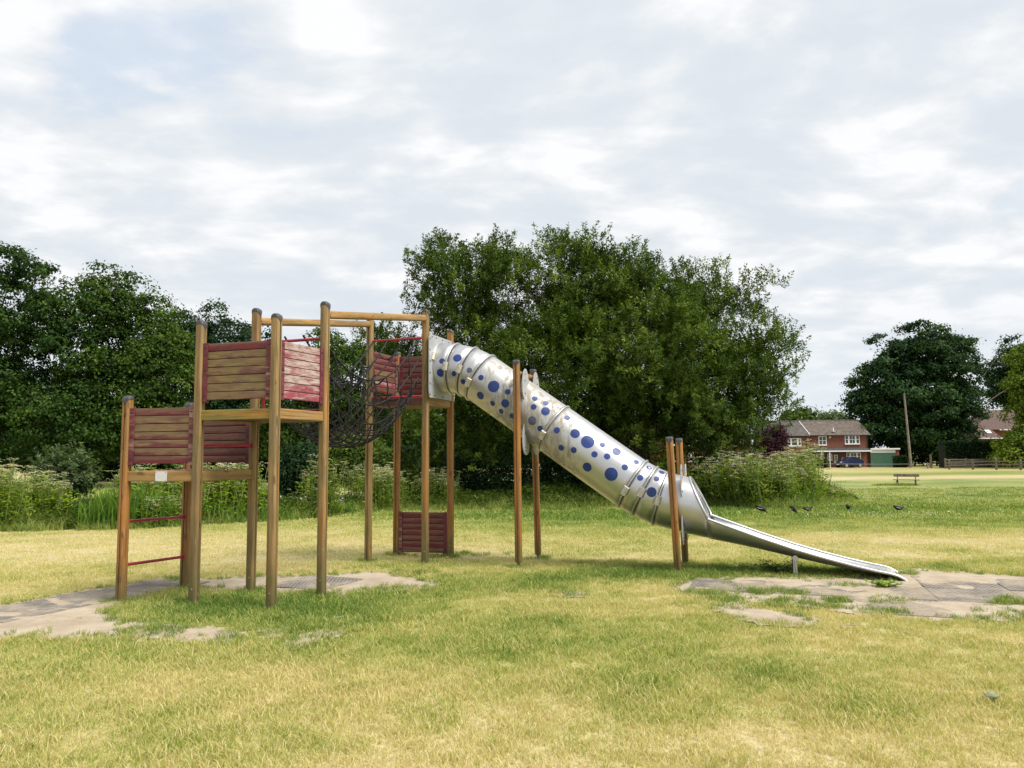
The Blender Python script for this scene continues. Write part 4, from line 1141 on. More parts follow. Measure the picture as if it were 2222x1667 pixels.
def make_tree(name, label, cat, base, lobes, nclump, per, spread_, leaf, mat, seed, style='ball', trunk=.35, stems=1, limbs=22, bark='bark', group=None, inner=.45, fork=.35, **kw):
    """lobes are relative to the base"""
    t = thing(name, label, cat, tuple(map(float, base)), 0, group)
    P, A, Nn, ln, wd, tint, C = crown(lobes, nclump, per, spread_, leaf, seed, style, inner, **kw)
    obj('crown', leaves_mesh('crown', P, A, Nn, ln, wd, tint, MAT[mat]), t)
    rg = np.random.default_rng(seed + 1); lb = np.array(lobes); top = (lb[:, 2] + lb[:, 5]).max(); cen = lb[:, :3].mean(0)
    mb = MB()
    sel = rg.choice(len(C), min(limbs, len(C)), replace=False)
    if trunk:
        roots = []
        for s_ in range(stems):
            a = 6.283 * s_ / stems + .5; sp = (0 if stems == 1 else trunk * 2.2)
            b0 = Vector((math.cos(a) * sp, math.sin(a) * sp, -.3)); hh = top * fork * rg.uniform(.85, 1.15)
            b1 = Vector((b0.x * 2.2 + cen[0] * .25 + rg.normal(0, .2), b0.y * 2.2 + cen[1] * .25 + rg.normal(0, .2), hh))
            tr = trunk * (1 if stems == 1 else .55)
            mid_ = b0.lerp(b1, .5) + Vector((rg.normal(0, .1), rg.normal(0, .1), 0))
            mb.tube([b0, b0.lerp(mid_, .3), mid_, b1], [tr * 1.35, tr * 1.02, tr * .92, tr * .72], 10); roots.append((b1, tr * .7))
        for i, s_ in enumerate(sel):
            b1, tr = roots[i % len(roots)]; e_ = Vector(C[s_]); m1 = b1.lerp(e_, .45) + Vector((rg.normal(0, .3), rg.normal(0, .3), abs(rg.normal(0, .35)) * top * .08))
            st0 = b1 - Vector((0, 0, .25 * rg.random() * b1.z * .6)); r0 = tr * rg.uniform(.35, .6)
            mb.tube([st0, st0.lerp(m1, .5), m1, m1.lerp(e_, .6), e_], [r0, r0 * .8, r0 * .55, r0 * .32, r0 * .1], 6)
        part('trunk', mb, bark, t, smooth=60)
    return t


def lobes_px(specs, Y, base):
    """ellipsoid lobes given as (u, v, half-width px, half-height px, depth factor, dy) seen at distance Y -> relative to base"""
    out = []
    for u_, v_, a, b, df, dy in specs:
        yy = Y + dy; d = _fw + _rt * (u_ - IW / 2) / FPX - _up * (v_ - IH / 2) / FPX; p = CAM + d * (yy / d[1]); k_ = yy / FPX
        out.append((p[0] - base[0], p[1] - base[1], p[2] - base[2], a * k_, a * k_ * df, b * k_))
    return out


# big multi-stemmed willow behind the slide
bs = np.array(G(4.6, 36.0))
wl = lobes_px([(1030, 800, 135, 190, .8, 0), (1000, 640, 110, 95, .8, -1), (960, 570, 42, 45, .8, 0), (1180, 672, 150, 150, .8, 0), (1270, 640, 120, 105, .8, -1), (1370, 760, 190, 160, .8, 0), (1540, 730, 130, 120, .8, 0), (1600, 800, 105, 110, .8, 0),
               (1545, 880, 145, 100, .8, 0), (1420, 900, 200, 110, .8, -1), (1200, 880, 190, 130, .8, -1), (1180, 820, 150, 130, .8, -3), (1420, 790, 150, 120, .8, -3), (1030, 930, 130, 100, .8, -1), (1540, 950, 95, 55, .8, -1), (1680, 800, 45, 50, .8, 0), (910, 830, 60, 90, .8, 0), (840, 770, 45, 50, .8, 1), (1090, 610, 75, 80, .8, 0), (1345, 625, 80, 80, .8, 0), (1440, 660, 90, 75, .8, 0)], 35.0, bs)
make_tree('willow_tree', 'broad rounded many stemmed willow tree behind the tube slide', 'tree', bs, wl, 900, 36, .36, (.125, .060), 'leaf_willow', 101, 'shoot', .34, 5, 60, inner=.30, fork=.16, bough=.85, nb=15, flat=.8)
# oaks beyond the pond on the left of the view
for i, (b, sp, Y, ncl, mt, lab, nm) in enumerate([
        ((-47, 64), [(20, 680, 140, 110, .8, 0), (60, 610, 70, 60, .8, 0), (-60, 780, 190, 190, .8, 0), (120, 800, 150, 130, .8, 0), (40, 900, 200, 110, .8, 0), (150, 690, 70, 80, .8, 0), (-20, 590, 70, 55, .8, 0), (180, 900, 120, 90, .8, -2)], 62, 1500, 'leaf_oak', 'tallest dark green oak at the edge beyond the pond', 'oak_tree'),
        ((-33, 66), [(235, 690, 80, 85, .8, 0), (290, 740, 80, 90, .8, 0), (270, 850, 130, 120, .8, 0), (350, 820, 80, 110, .8, -1), (330, 930, 120, 70, .8, 0), (240, 640, 45, 40, .8, 0)], 64, 1150, 'leaf_oak2', 'lighter green oak with a rounded top beside the tallest oak', 'oak_tree'),
        ((-27, 72), [(430, 740, 90, 60, .8, 0), (500, 770, 70, 80, .8, 0), (380, 700, 50, 30, .8, 0), (450, 840, 130, 100, .8, 0), (540, 850, 60, 90, .8, 0), (480, 930, 130, 70, .8, 0)], 72, 1000, 'leaf_dark', 'dark oak standing behind the upper platform panel', 'oak_tree'),
        ((-15, 70), [(760, 830, 80, 90, .8, 0), (720, 790, 50, 50, .8, 0), (690, 880, 80, 90, .8, 0), (820, 780, 55, 45, .8, 0), (620, 930, 90, 80, .8, 0), (850, 880, 70, 90, .8, 0)], 70, 950, 'leaf_oak2', 'green oak seen through the rope net', 'oak_tree')]):
    bb = np.array(G(*b)); make_tree(nm, lab, 'tree', bb, lobes_px(sp, Y, bb), int(ncl * .17), 30, .70, (.27, .185), mt, 200 + i * 7, 'ball', .5, 1, 30, group='oaks beyond the pond', inner=.35, bough=1.7, nb=9, flat=.55)
# trees by the houses
bb = np.array(G(52.5, 116)); make_tree('maple_tree', 'great domed dark tree standing beside the green garage', 'tree', bb, lobes_px([(2000, 775, 90, 65, .8, 0), (1930, 830, 70, 75, .8, 0), (2060, 805, 60, 65, .8, 0), (1990, 860, 125, 90, .8, -1), (1888, 890, 45, 45, .8, 0), (2072, 880, 40, 75, .8, 0), (1960, 935, 110, 60, .8, -2), (2050, 955, 60, 50, .8, -1), (2000, 975, 90, 35, .8, 0)], 114, bb), 330, 30, .95, (.42, .30), 'leaf_maple', 301, 'ball', .55, 1, 30, inner=.35, flat=.45, bough=1.7, nb=10)
bb = np.array(G(66, 118)); make_tree('yew_tree', 'dark evergreen behind the plum roofed house', 'tree', bb, lobes_px([(2185, 815, 40, 60, .8, 0), (2225, 790, 45, 60, .8, 0), (2205, 855, 50, 35, .8, 4)], 134, bb), 90, 30, 1.0, (.44, .30), 'leaf_dark', 311, 'ball', .4, 1, 2, inner=.3, bough=1.7, nb=8)
bb = np.array(G(64, 96)); make_tree('lime_tree', 'yellow green tree cut off by the frame edge beside the rail fence', 'tree', bb, lobes_px([(2245, 850, 40, 70, .8, 0), (2250, 930, 50, 70, .8, 0), (2205, 965, 32, 25, .8, 0), (2262, 800, 50, 80, .8, 0), (2205, 990, 50, 18, .8, 0)], 95, bb), 110, 30, .7, (.32, .22), 'leaf_yellowgreen', 321, 'ball', .3, 1, 12, inner=.3, bough=1.2, nb=9)
bb = np.array(G(36.5, 101)); make_tree('purple_plum_tree', 'small purple leaved tree in front of the brick house', 'tree', bb, lobes_px([(1678, 962, 28, 38, .8, 0), (1660, 985, 32, 26, .8, 0), (1690, 942, 15, 20, .8, 0), (1640, 995, 28, 18, .8, 0)], 101, bb), 520, 40, .6, (.22, .15), 'leaf_purple', 331, 'ball', .14, 2, 12, inner=.2)
for i, (b, sp, Y, lab) in enumerate([((51, 140), [(1738, 908, 32, 20, .8, 0), (1720, 918, 30, 20, .8, 0)], 140, 'round green treetop above the ridge of the brick house'), ((63, 150), [(1808, 915, 20, 12, .8, 0)], 150, 'small grey green treetop peeping over the house roof')]):
    bb = np.array(G(*b)); make_tree('garden_tree', lab, 'tree', bb, lobes_px(sp, Y, bb), 160, 36, 1.5, (.6, .4), 'leaf_oak2' if i == 0 else 'leaf_grey', 341 + i, 'ball', .3, 1, 8, inner=.2)
# bushes along the bank
for i, (u_, Y, v0, hw, hh, mt, lab, nm) in enumerate([
        (140, 23.5, 1035, 42, 46, 'leaf_grey', 'grey green willow bush between the two flowering clumps', 'willow_bush'),
        (655, 49.0, 1015, 55, 62, 'leaf_dark', 'rounded dark bush across the pond below the net', 'pond_bush'),
        (1010, 34.0, 1036, 60, 66, 'leaf_dark', 'dark leafy bush behind the slide tower', 'bank_bush'),
        (1110, 33.0, 1036, 70, 66, 'leaf_dark', 'dark ivy like bush between the tower and slide posts', 'bank_bush'),
        (1220, 33.5, 1036, 60, 66, 'leaf_dark', 'dark bush under the middle of the slide tube', 'bank_bush'),
        (1330, 34.5, 1036, 60, 66, 'leaf_dark', 'dark bush under the lower end of the slide tube', 'bank_bush'),
        (1450, 33.0, 1036, 55, 66, 'leaf_yellowgreen', 'olive bush behind the leaning slide posts', 'bank_bush'),
        (1550, 32.5, 1036, 60, 66, 'leaf_dark', 'dark bush beside the mouth of the slide', 'bank_bush'),
        (905, 34.0, 1036, 60, 66, 'leaf_willow', 'willow scrub between the tower posts', 'bank_bush'),
        (780, 46.0, 1000, 70, 50, 'leaf_willow', 'olive scrub under the rope net', 'bank_bush')]):
    d = _fw + _rt * (u_ - IW / 2) / FPX; X = (CAM + d * Y / d[1])[0]; bb = np.array(G(X, Y)); kk = Y / FPX
    lo = lobes_px([(u_, v0, hw, hh, .8, 0), (u_ - hw * .5, v0 + hh * .35, hw * .7, hh * .65, .8, 0), (u_ + hw * .5, v0 + hh * .4, hw * .7, hh * .6, .8, 0)], Y, bb)
    make_tree(nm, lab, 'bush', bb, lo, 420, 34, .30 if Y < 40 else .5, (.11, .055) if Y < 40 else (.2, .11), mt, 400 + i * 3, 'shoot' if i in (0, 8) else 'ball', .05, 4, 14, inner=.25)


def umbel_plant(kind, seed, h):
    """flowering hogweed: stems, ferny leaves, flat flower heads"""
    rg = np.random.default_rng(seed); st = MB(); hd = MB(); LP = []; LA = []; LN = []; LL = []; LW = []
    for i in range(9):
        a, r_ = rg.uniform(0, 6.283), .34 * math.sqrt(rg.random()); x, y = r_ * math.cos(a), r_ * math.sin(a); hh = h * rg.uniform(.62, 1.05); lx, ly = x + rg.normal(0, .12), y + rg.normal(0, .12)
        st.tube([(x * .6, y * .6, 0), ((x + lx) / 2, (y + ly) / 2, hh * .5), (lx, ly, hh)], [.011, .009, .005], 4)
        for q in range(rg.integers(2, 5)):
            aa, rr = rg.uniform(0, 6.283), rg.uniform(0, .14); cx, cy, cz = lx + rr * math.cos(aa), ly + rr * math.sin(aa), hh + rg.uniform(-.10, .05); R0 = rg.uniform(.05, .10)
            st.tube([(lx, ly, hh * .9), (cx, cy, cz)], [.004, .003], 3, caps=False)
            for _ in range(13):
                b, r2 = rg.uniform(0, 6.283), R0 * math.sqrt(rg.random()); ex, ey, ez = cx + r2 * math.cos(b), cy + r2 * math.sin(b), cz + .03 - r2 * r2 * 4; s_ = rg.uniform(.014, .024)
                hd.add([(ex - s_, ey - s_ * .4, ez), (ex, ey - s_, ez + .003), (ex + s_, ey + s_ * .3, ez), (ex, ey + s_, ez + .004)], [(0, 1, 2, 3)])
        for q in range(34):
            zf = rg.random() ** .8 * hh * .88; LP.append((x + rg.normal(0, .10), y + rg.normal(0, .10), zf + .03)); b = rg.uniform(0, 6.283)
            LA.append((math.cos(b), math.sin(b), rg.uniform(-.1, .7))); LN.append((rg.normal(0, .4), rg.normal(0, .4), 1)); LL.append(rg.uniform(.06, .17)); LW.append(rg.uniform(.018, .05))
    ar = np.array
    return st.mesh('stems', MAT['stem']), leaves_mesh('leaves', ar(LP), ar(LA), ar(LN), ar(LL), ar(LW), np.clip(rg.normal(.55, .25, len(LP)), 0, 1), MAT[kind]), hd.mesh('flower_heads', MAT['umbel'])


UM = {kd: [umbel_plant(kd, 500 + i * 3, 1.0) for i in range(4)] for kd in ('leaf_lime', 'leaf_yellowgreen')}


def put_umbel(x, y, h, kd, label, group):
    s_, l_, h_ = UM[kd][rnd.randrange(4)]; z = float(gz(x, y)) - .03; rz = rnd.uniform(0, 6.28)
    t = obj('hogweed_plant', s_, None, (x, y, z), (0, 0, rz), (h * .8 + .3, h * .8 + .3, h * 1.22)); tag(t, label, 'plant', group)
    obj('leaves', l_, t)['kind'] = 'stuff'; obj('flower_heads', h_, t)['kind'] = 'stuff'


def umbels(n, x0, x1, o0, o1, h0, h1, kd, label, group):
    i = 0
    while i < n:
        x = rnd.uniform(x0, x1); y = float(front(x)) + rnd.uniform(o0, o1)
        if float(gz(x, y)) < -.97: continue
        put_umbel(x, y, rnd.uniform(h0, h1), kd, label, group); i += 1


umbels(16, -14.5, -11.2, .3, 2.2, .95, 1.35, 'leaf_lime', 'cream flowering hogweed in the clump at the frame edge', 'hogweed at the frame edge')
umbels(24, -10.2, -7.6, .9, 2.4, 1.05, 1.5, 'leaf_lime', 'cream flowering hogweed behind the ladder side of the climbing frame', 'hogweed behind the climbing frame')
umbels(8, -9.4, -8.5, .2, .8, .5, .75, 'leaf_lime', 'low white flowering hogweed at the foot of the reeds', 'low hogweed by the reeds')
umbels(15, -6.4, -4.6, .5, 2.4, 1.1, 1.6, 'leaf_yellowgreen', 'tall cream hogweed behind the rope net', 'hogweed behind the rope net')
umbels(12, -4.3, -1.6, .8, 2.5, .9, 1.4, 'leaf_yellowgreen', 'dusky hogweed seen between the slide tower posts', 'hogweed between the tower posts')
umbels(52, 7.4, 12.5, .5, 4.0, 1.0, 1.65, 'leaf_yellowgreen', 'tall yellowing hogweed beyond the birds', 'hogweed thicket beyond the birds')
umbels(10, 12.8, 15.2, .4, 2.0, .35, .8, 'leaf_lime', 'low fresh hogweed tapering off at the very end of the thicket', 'low hogweed at the thicket end')
umbels(18, 10.4, 13.4, .5, 4.0, .9, 1.45, 'leaf_lime', 'fresh green hogweed at the open end of the thicket', 'hogweed at the thicket end')

umbels(7, 11.0, 13.0, .8, 3.0, 1.6, 2.05, 'leaf_yellowgreen', 'tallest ragged hogweed spikes standing out of the thicket', 'tallest hogweed in the thicket')


def reed_clump(name, label, group, x, y, h, n, rad, mat, seed, wd=.022):
    rg = np.random.default_rng(seed); V = []; Fc = []; ti = []
    for i in range(n):
        a, r_ = rg.uniform(0, 6.283), rad * math.sqrt(rg.random()); bx, by = r_ * math.cos(a), r_ * math.sin(a); hh = h * rg.uniform(.5, 1.05); d = rg.uniform(0, 6.283); ln = hh * abs(rg.normal(0, .38)); fa = rg.uniform(0, 3.14); tt = rg.random(); o = len(V); sg = 5
        for j in range(sg + 1):
            t_ = j / sg; w_ = wd * (1 - t_ ** 2.2) * .5 + .0008; cx, cy = bx + math.cos(d) * ln * t_ ** 2.2, by + math.sin(d) * ln * t_ ** 2.2; cz = hh * (t_ - .22 * (ln / hh) * t_ ** 3)
            V += [(cx - math.cos(fa) * w_, cy - math.sin(fa) * w_, cz), (cx + math.cos(fa) * w_, cy + math.sin(fa) * w_, cz)]; ti += [tt * .7 + .3 * t_] * 2
        Fc += [(o + 2 * j, o + 2 * j + 1, o + 2 * j + 3, o + 2 * j + 2) for j in range(sg)]
    o = obj(name, mesh_np(name, V, Fc, 4, MAT[mat], {'tint': ti}), None, G(x, y, -.04), (0, 0, rg.uniform(0, 6)))
    return tag(o, label, 'reeds', group)


RE = [(-10.25, 19.0, 1.15), (-9.95, 19.15, 1.25), (-9.65, 19.2, 1.2), (-9.35, 19.4, 1.35), (-9.0, 19.7, 1.3), (-10.1, 19.5, 1.15), (-9.6, 19.8, 1.35), (-10.2, 19.9, 1.2)]
for i, (x, y, h) in enumerate(RE): reed_clump('reed_clump', 'dark green arching reeds left of the ladder posts', 'reeds left of the ladder', x, y, h, 100, .36, 'reed', 600 + i, .030)
for i, (x, y) in enumerate([(-13.0, 18.9), (-12.4, 18.8), (-11.9, 19.0)]): reed_clump('reed_clump', 'dark reeds under the flowering clump at the frame edge', 'reeds at the frame edge', x, y, .8, 60, .35, 'reed', 620 + i, .024)
for i, (x, y, h) in enumerate([(-7.7, 21.6, .85), (-8.1, 21.3, .9), (-7.3, 22.2, .75), (-8.5, 20.9, .95)]): reed_clump('iris_clump', 'spiky iris leaves behind the ladder rungs', 'iris behind the rungs', x, y, h, 46, .4, 'reed', 630 + i, .034)
for i in range(9):
    x = -7.1 + i * .22 + rnd.uniform(-.1, .1); reed_clump('iris_clump', 'bright green iris leaves on the bank under the upper platform', 'iris under the upper platform', x, float(front(x)) + rnd.uniform(.2, .9), rnd.uniform(.5, .72), 50, .42, 'reed', 650 + i, .028)
for i in range(12):
    x = -19.5 + i * .62; reed_clump('reed_bed', 'blue green reeds standing on the far side of the pond', 'reeds across the pond', x, 51.0 + rnd.uniform(-.6, 1.2), rnd.uniform(1.3, 1.9), 90, .8, 'reed_blue', 670 + i, .05)
for i, (x, y) in enumerate([(9.0, 28.2), (9.4, 28.6), (11.6, 31.0), (10.6, 28.3), (12.2, 31.6)]): reed_clump('reed_clump', 'upright reeds among the hogweed beyond the birds', 'reeds among the hogweed', x, y, rnd.uniform(1.0, 1.5), 40, .35, 'reed', 690 + i, .03)


# loose undergrowth that fills the bank, nobody could count it
def undergrowth():
    PX = []; 
    n = 26000; X = rng.uniform(-15, 19, n); off = rng.gamma(2.0, 1.0, n); Y = front(X) + .25 + off
    m = (gz(X, Y) > -.97) & (np.abs(X) < .74 * Y) & ~((X > -10.9) & (X < -10.35) & (Y < 22)); X, Y, off = X[m], Y[m], off[m]
    hmax = np.where(X > 7, np.interp(X, [12, 15.4, 15.8], [.95, .35, .05]), np.where(X > -4, .9, .7)) * np.clip(.25 + off * .45, .2, 1.1)
    hmax = hmax * (.55 + .75 * vnoise(X, Y, .9, 91))
    rep = 7; X = np.repeat(X, rep) + rng.normal(0, .12, len(X) * rep); Y = np.repeat(Y, rep) + rng.normal(0, .12, len(Y) * rep); hm = np.repeat(hmax, rep)
    Z = gz(X, Y) + rng.random(len(X)) ** .8 * hm; n = len(X)
    A = rng.normal(size=(n, 3)); A[:, 2] = np.abs(A[:, 2]) * .7
    tint = np.clip(.25 + .45 * vnoise(X, Y, .7, 95) + rng.normal(0, .15, n), 0, 1)
    me = leaves_mesh('undergrowth', np.stack([X, Y, Z], 1), A, rng.normal(size=(n, 3)) * .5 + np.array([0, 0, 1]), rng.uniform(.07, .16, n), rng.uniform(.03, .07, n), tint, MAT['leaf_willow'])
    tag(obj('undergrowth', me), 'mixed low weeds and nettles filling the pond bank', 'weeds', kind='stuff')


undergrowth()


def lilies():
    n = 900; X = rng.uniform(-20, -8, n); Y = rng.uniform(31, 49, n); m = (gz(X, Y) < -1.15); X, Y = X[m], Y[m]; mb = MB(); fl = MB()
    for x, y in zip(X, Y):
        r_ = rng.uniform(.10, .22); a0 = rng.uniform(0, 6.28); tx, ty = rng.normal(0, .10, 2)
        pts = [(x, y, -.985)] + [(x + r_ * math.cos(a0 + a), y + r_ * math.sin(a0 + a), -.985 + max(0, .02 + r_ * (math.cos(a0 + a) * tx + math.sin(a0 + a) * ty))) for a in np.linspace(.25, 6.03, 9)]
        mb.add(pts, [tuple(range(10))])
        if rng.random() < .3: fl.add([(x + .09 * math.cos(a), y + .09 * math.sin(a), -.93 + (.05 if i % 2 else 0)) for i, a in enumerate(np.linspace(0, 5.5, 8))], [tuple(range(8))])
    tag(part('lily_pads', mb, simple('lily pad', (.12, .14, .06), .25, .4, 3, spec=.8), None), 'floating lily pads covering the pond', 'lily pads', kind='stuff')
    tag(part('lily_flowers', fl, 'white', None), 'white water lily flowers among the pads', 'water lilies', kind='stuff')


lilies()


# hedges and the distant belt of trees
def leafy_box(name, label, cat, x0, x1, y0, y1, z1, n, leaf, mat, seed, kind=None, bump_=.25):
    rg = np.random.default_rng(seed); X = rg.uniform(x0, x1, n); side = rg.random(n)
    Y = np.where(side < .6, y0 + np.abs(rg.normal(0, .15, n)), rg.uniform(y0, y1, n)); base = gz(X, Y); top = z1 * (1 + bump_ * (fbm(X, Y * .2, .35, seed) - .5))
    Z = base + np.where(side < .6, rg.random(n) * top, top - np.abs(rg.normal(0, .15, n)))
    A = rg.normal(size=(n, 3)); A[:, 1] -= .6; tint = np.clip(rg.normal(.5, .22, n), 0, 1)
    me = leaves_mesh(name, np.stack([X, Y, Z], 1), A, rg.normal(size=(n, 3)) * .6 + np.array([0, -.5, 1.0]), leaf[0] * rg.uniform(.6, 1.3, n), leaf[1] * rg.uniform(.7, 1.3, n), tint, MAT[mat])
    o = obj(name, me); tag(o, label, cat, kind=kind)
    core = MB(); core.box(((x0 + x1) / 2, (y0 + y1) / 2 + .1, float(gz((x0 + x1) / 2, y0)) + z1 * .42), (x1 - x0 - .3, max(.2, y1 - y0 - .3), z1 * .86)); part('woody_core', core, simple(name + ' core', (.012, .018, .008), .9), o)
    return o


leafy_box('garden_hedge', 'tall clipped dark hedge behind the rail fence', 'hedge', 56.0, 74, 100, 102, 3.5, 11000, (.3, .2), 'leaf_dark', 701)
leafy_box('front_hedge', 'low clipped hedge between white fence and brick house', 'hedge', 37.0, 41.8, 102.5, 103.5, .95, 1800, (.2, .14), 'leaf_dark', 702)
leafy_box('garage_shrub', 'dark shrub at the corner of the green garage', 'bush', 51.7, 53.6, 104.6, 105.6, 1.5, 900, (.22, .15), 'leaf_dark', 703)
leafy_box('far_trees', 'distant belt of dark woodland behind the pond', 'woodland', -120, 30, 118, 126, 9.5, 26000, (.9, .6), 'leaf_oak', 704, kind='stuff', bump_=.9)
leafy_box('shade_scrub', 'dark scrub added to deepen the shade under the oaks', 'scrub', -46, -9, 74, 77, 3.4, 9000, (.5, .3), 'leaf_dark', 705, kind='stuff', bump_=.9)  # dark leafy belt added to deepen the shade beneath the oaks


# ------------------------------------------------------------------ houses
HX0, HY, HZ = 0.0, 107.0, float(gz(44, 107.0))


def hx(u_): return (u_ - IW / 2) / FPX * (HY * math.cos(PITCH) ** 1) * 1.0 + .6
def hz_(v_, u_=1800): 
    d = _fw + _rt * (u_ - IW / 2) / FPX - _up * (v_ - IH / 2) / FPX; return float((CAM + d * HY / d[1])[2])
def hxx(u_, v_=980):
    d = _fw + _rt * (u_ - IW / 2) / FPX - _up * (v_ - IH / 2) / FPX; return float((CAM + d * HY / d[1])[0])


def window(parent, x0, x1, z0, z1, y, bars, frame='frame_white', fw_=.09):
    """bars: list of vertical divider fractions, each bay split by a mid rail when True"""
    px_, py_, pz_ = parent.location
    mb = MB(); g = MB(); g.box(((x0 + x1) / 2 - px_, y - .01 - py_, (z0 + z1) / 2 - pz_), (x1 - x0 - .02, .02, z1 - z0 - .02)); 
    def bar(xa, xb, za, zb, t_=.08): mb.box(((xa + xb) / 2 - px_, y - .03 - t_ / 2 + .02 - py_, (za + zb) / 2 - pz_), (xb - xa, t_, zb - za))
    bar(x0, x1, z0, z0 + fw_); bar(x0, x1, z1 - fw_, z1); bar(x0, x0 + fw_, z0 + fw_, z1 - fw_); bar(x1 - fw_, x1, z0 + fw_, z1 - fw_)
    w_ = x1 - x0
    for f, t_ in bars: bar(x0 + w_ * f - t_ / 2, x0 + w_ * f + t_ / 2, z0 + fw_, z1 - fw_, .07)
    bar(x0 + fw_, x1 - fw_, (z0 + z1) / 2 - .03, (z0 + z1) / 2 + .03, .06)
    o = part('window', mb, frame, parent); 
    part('pane', g, 'glass', o, tuple(-np.array(o.location)))
    s_ = MB(); s_.box(((x0 + x1) / 2 - px_, y - .09 - py_, z0 - .05 - pz_), (w_ + .12, .14, .06)); part('sill', s_, frame, o)
    return o


def tiled_roof(parent, x0, x1, y0, z0, y1, z1, n, mat, name='roof'):
    """stepped courses from eaves (y0,z0) up to the ridge (y1,z1), plain slope behind"""
    px_, py_, pz_ = parent.location; mb = MB()
    for i in range(n):
        a, b = i / n, (i + 1.15) / n; ya, yb = y0 + (y1 - y0) * a, y0 + (y1 - y0) * min(b, 1); za, zb = z0 + (z1 - z0) * a, z0 + (z1 - z0) * min(b, 1)
        V = [(x0, ya, za + .05), (x1, ya, za + .05), (x1, yb, zb + .012), (x0, yb, zb + .012), (x0, ya, za - .02), (x1, ya, za - .02)]
        mb.add([(x - px_, y - py_, z - pz_) for x, y, z in V], [(0, 1, 2, 3), (4, 5, 1, 0)])
    yb2 = 2 * y1 - y0
    V = [(x0, y1, z1 + .02), (x1, y1, z1 + .02), (x1, yb2, z0), (x0, yb2, z0), (x0, y0, z0 - .02), (x1, y0, z0 - .02)]
    mb.add([(x - px_, y - py_, z - pz_) for x, y, z in V], [(0, 1, 2, 3), (0, 3, 4), (1, 5, 2)])
    o = part(name, mb, mat, parent)
    rb = MB(); rb.tube([(x0 - px_, y1 - py_, z1 + .04 - pz_), (x1 - px_, y1 - py_, z1 + .04 - pz_)], .10, 8); part('ridge_tiles', rb, mat, o)
    return o


def box_wall(parent, x0, x1, y0, y1, z0, z1, mat, name='wall'):
    px_, py_, pz_ = parent.location; mb = MB(); mb.box(((x0 + x1) / 2 - px_, (y0 + y1) / 2 - py_, (z0 + z1) / 2 - pz_), (x1 - x0, y1 - y0, z1 - z0)); return part(name, mb, mat, parent)


zb_ = HZ; ze = hz_(944); zr = hz_(911.5)
xl, xj, xr, xg0, xg1, xg2 = hxx(1668), hxx(1755), hxx(1884), hxx(1887), hxx(1941), hxx(1950)
h1 = thing('brick_house', 'two storey red brick house with brown tiled roof and green garage', 'house', ((xl + xr) / 2, HY, zb_))
box_wall(h1, xj, xr, HY, HY + 7, zb_ - .3, ze, 'brick')
box_wall(h1, xl, xj, HY - .25, HY + 6.7, zb_ - .3, ze - .06, 'brick')
tiled_roof(h1, xj + .05, xr + .3, HY - .35, ze - .02, HY + 3.4, zr, 15, 'roof_tile')
tiled_roof(h1, xl - .3, xj, HY - .6, ze - .08, HY + 3.2, zr - .06, 15, 'roof_tile2')
# gable ends
for x, zz0, zz1, y0 in ((xr - .02, ze, zr - .12, HY), (xl + .02, ze - .06, zr - .2, HY - .25)):
    p_ = h1.location; mb = MB(); mb.add([(x - p_[0], y0 - p_[1], zz0 - p_[2]), (x - p_[0], y0 + 6.8 - p_[1], zz0 - p_[2]), (x - p_[0], y0 + 3.4 - p_[1], zz1 - p_[2]), (x - .2 - p_[0], y0 - p_[1], zz0 - p_[2]), (x - .2 - p_[0], y0 + 6.8 - p_[1], zz0 - p_[2]), (x - .2 - p_[0], y0 + 3.4 - p_[1], zz1 - p_[2])], [(0, 1, 2), (3, 5, 4), (0, 2, 5, 3), (1, 4, 5, 2)]); part('gable', mb, 'brick', h1)
three = [(.22, .07), (.36, .12), (.5, .05), (.64, .12), (.78, .07)]
three = [(.27, .22), (.5, .06), (.73, .22)]
yl = HY - .25
window(h1, hxx(1708.5), hxx(1737.6), hz_(967.2), hz_(950.8), yl, [(.25, .22), (.75, .22)])
window(h1, hxx(1710), hxx(1740), hz_(1003.5), hz_(983.7), yl, three)
window(h1, hxx(1776.8), hxx(1794), hz_(966), hz_(946), HY, [(.5, .06)])
window(h1, hxx(1834), hxx(1866), hz_(964), hz_(944.8), HY, three)
window(h1, hxx(1835.7), hxx(1867), hz_(999.5), hz_(982.4), HY, three)
# porch with pent roof, recessed front and cream windows
zc0, zc1 = hz_(979), hz_(972.5)
p_ = h1.location
mb = MB(); xa, xb = xj + .05, xr - .05
mb.add([(x - p_[0], y - p_[1], z - p_[2]) for x, y, z in [(xa, HY - 1.15, zc0), (xb, HY - 1.15, zc0), (xb, HY - .002, zc1), (xa, HY - .002, zc1), (xa, HY - 1.15, zc0 - .04), (xb, HY - 1.15, zc0 - .04), (xb, HY - .002, zc0 - .04), (xa, HY - .002, zc0 - .04)]], [(0, 1, 2, 3), (7, 6, 5, 4), (4, 5, 1, 0), (0, 3, 7, 4), (1, 5, 6, 2)]); part('porch_roof', mb, 'lead', h1)
box_wall(h1, xa, xb, HY - 1.23, HY - 1.16, zc0 - .10, zc0 + .05, 'frame_white', 'fascia')
box_wall(h1, xj + .1, hxx(1816), HY - .30, HY - .003, zb_ - .2, zc0 - .05, simple('dark red render', (.14, .035, .025), .8), 'porch_wall')
window(h1, hxx(1768.7), hxx(1779), hz_(999.5), hz_(984.5), HY - .30, [(.5, .05)], 'frame_cream', .12)
window(h1, hxx(1792.7), hxx(1803), hz_(999), hz_(984.5), HY - .30, [(.5, .05)], 'frame_cream', .12)
window(h1, hxx(1807), hxx(1815), hz_(999.5), hz_(987), HY - .30, [(.5, .05)], 'frame_cream', .12)
dr = box_wall(h1, hxx(1781), hxx(1791), HY - .36, HY - .302, zb_, hz_(984), simple('brown front door', (.06, .022, .016), .5), 'door')
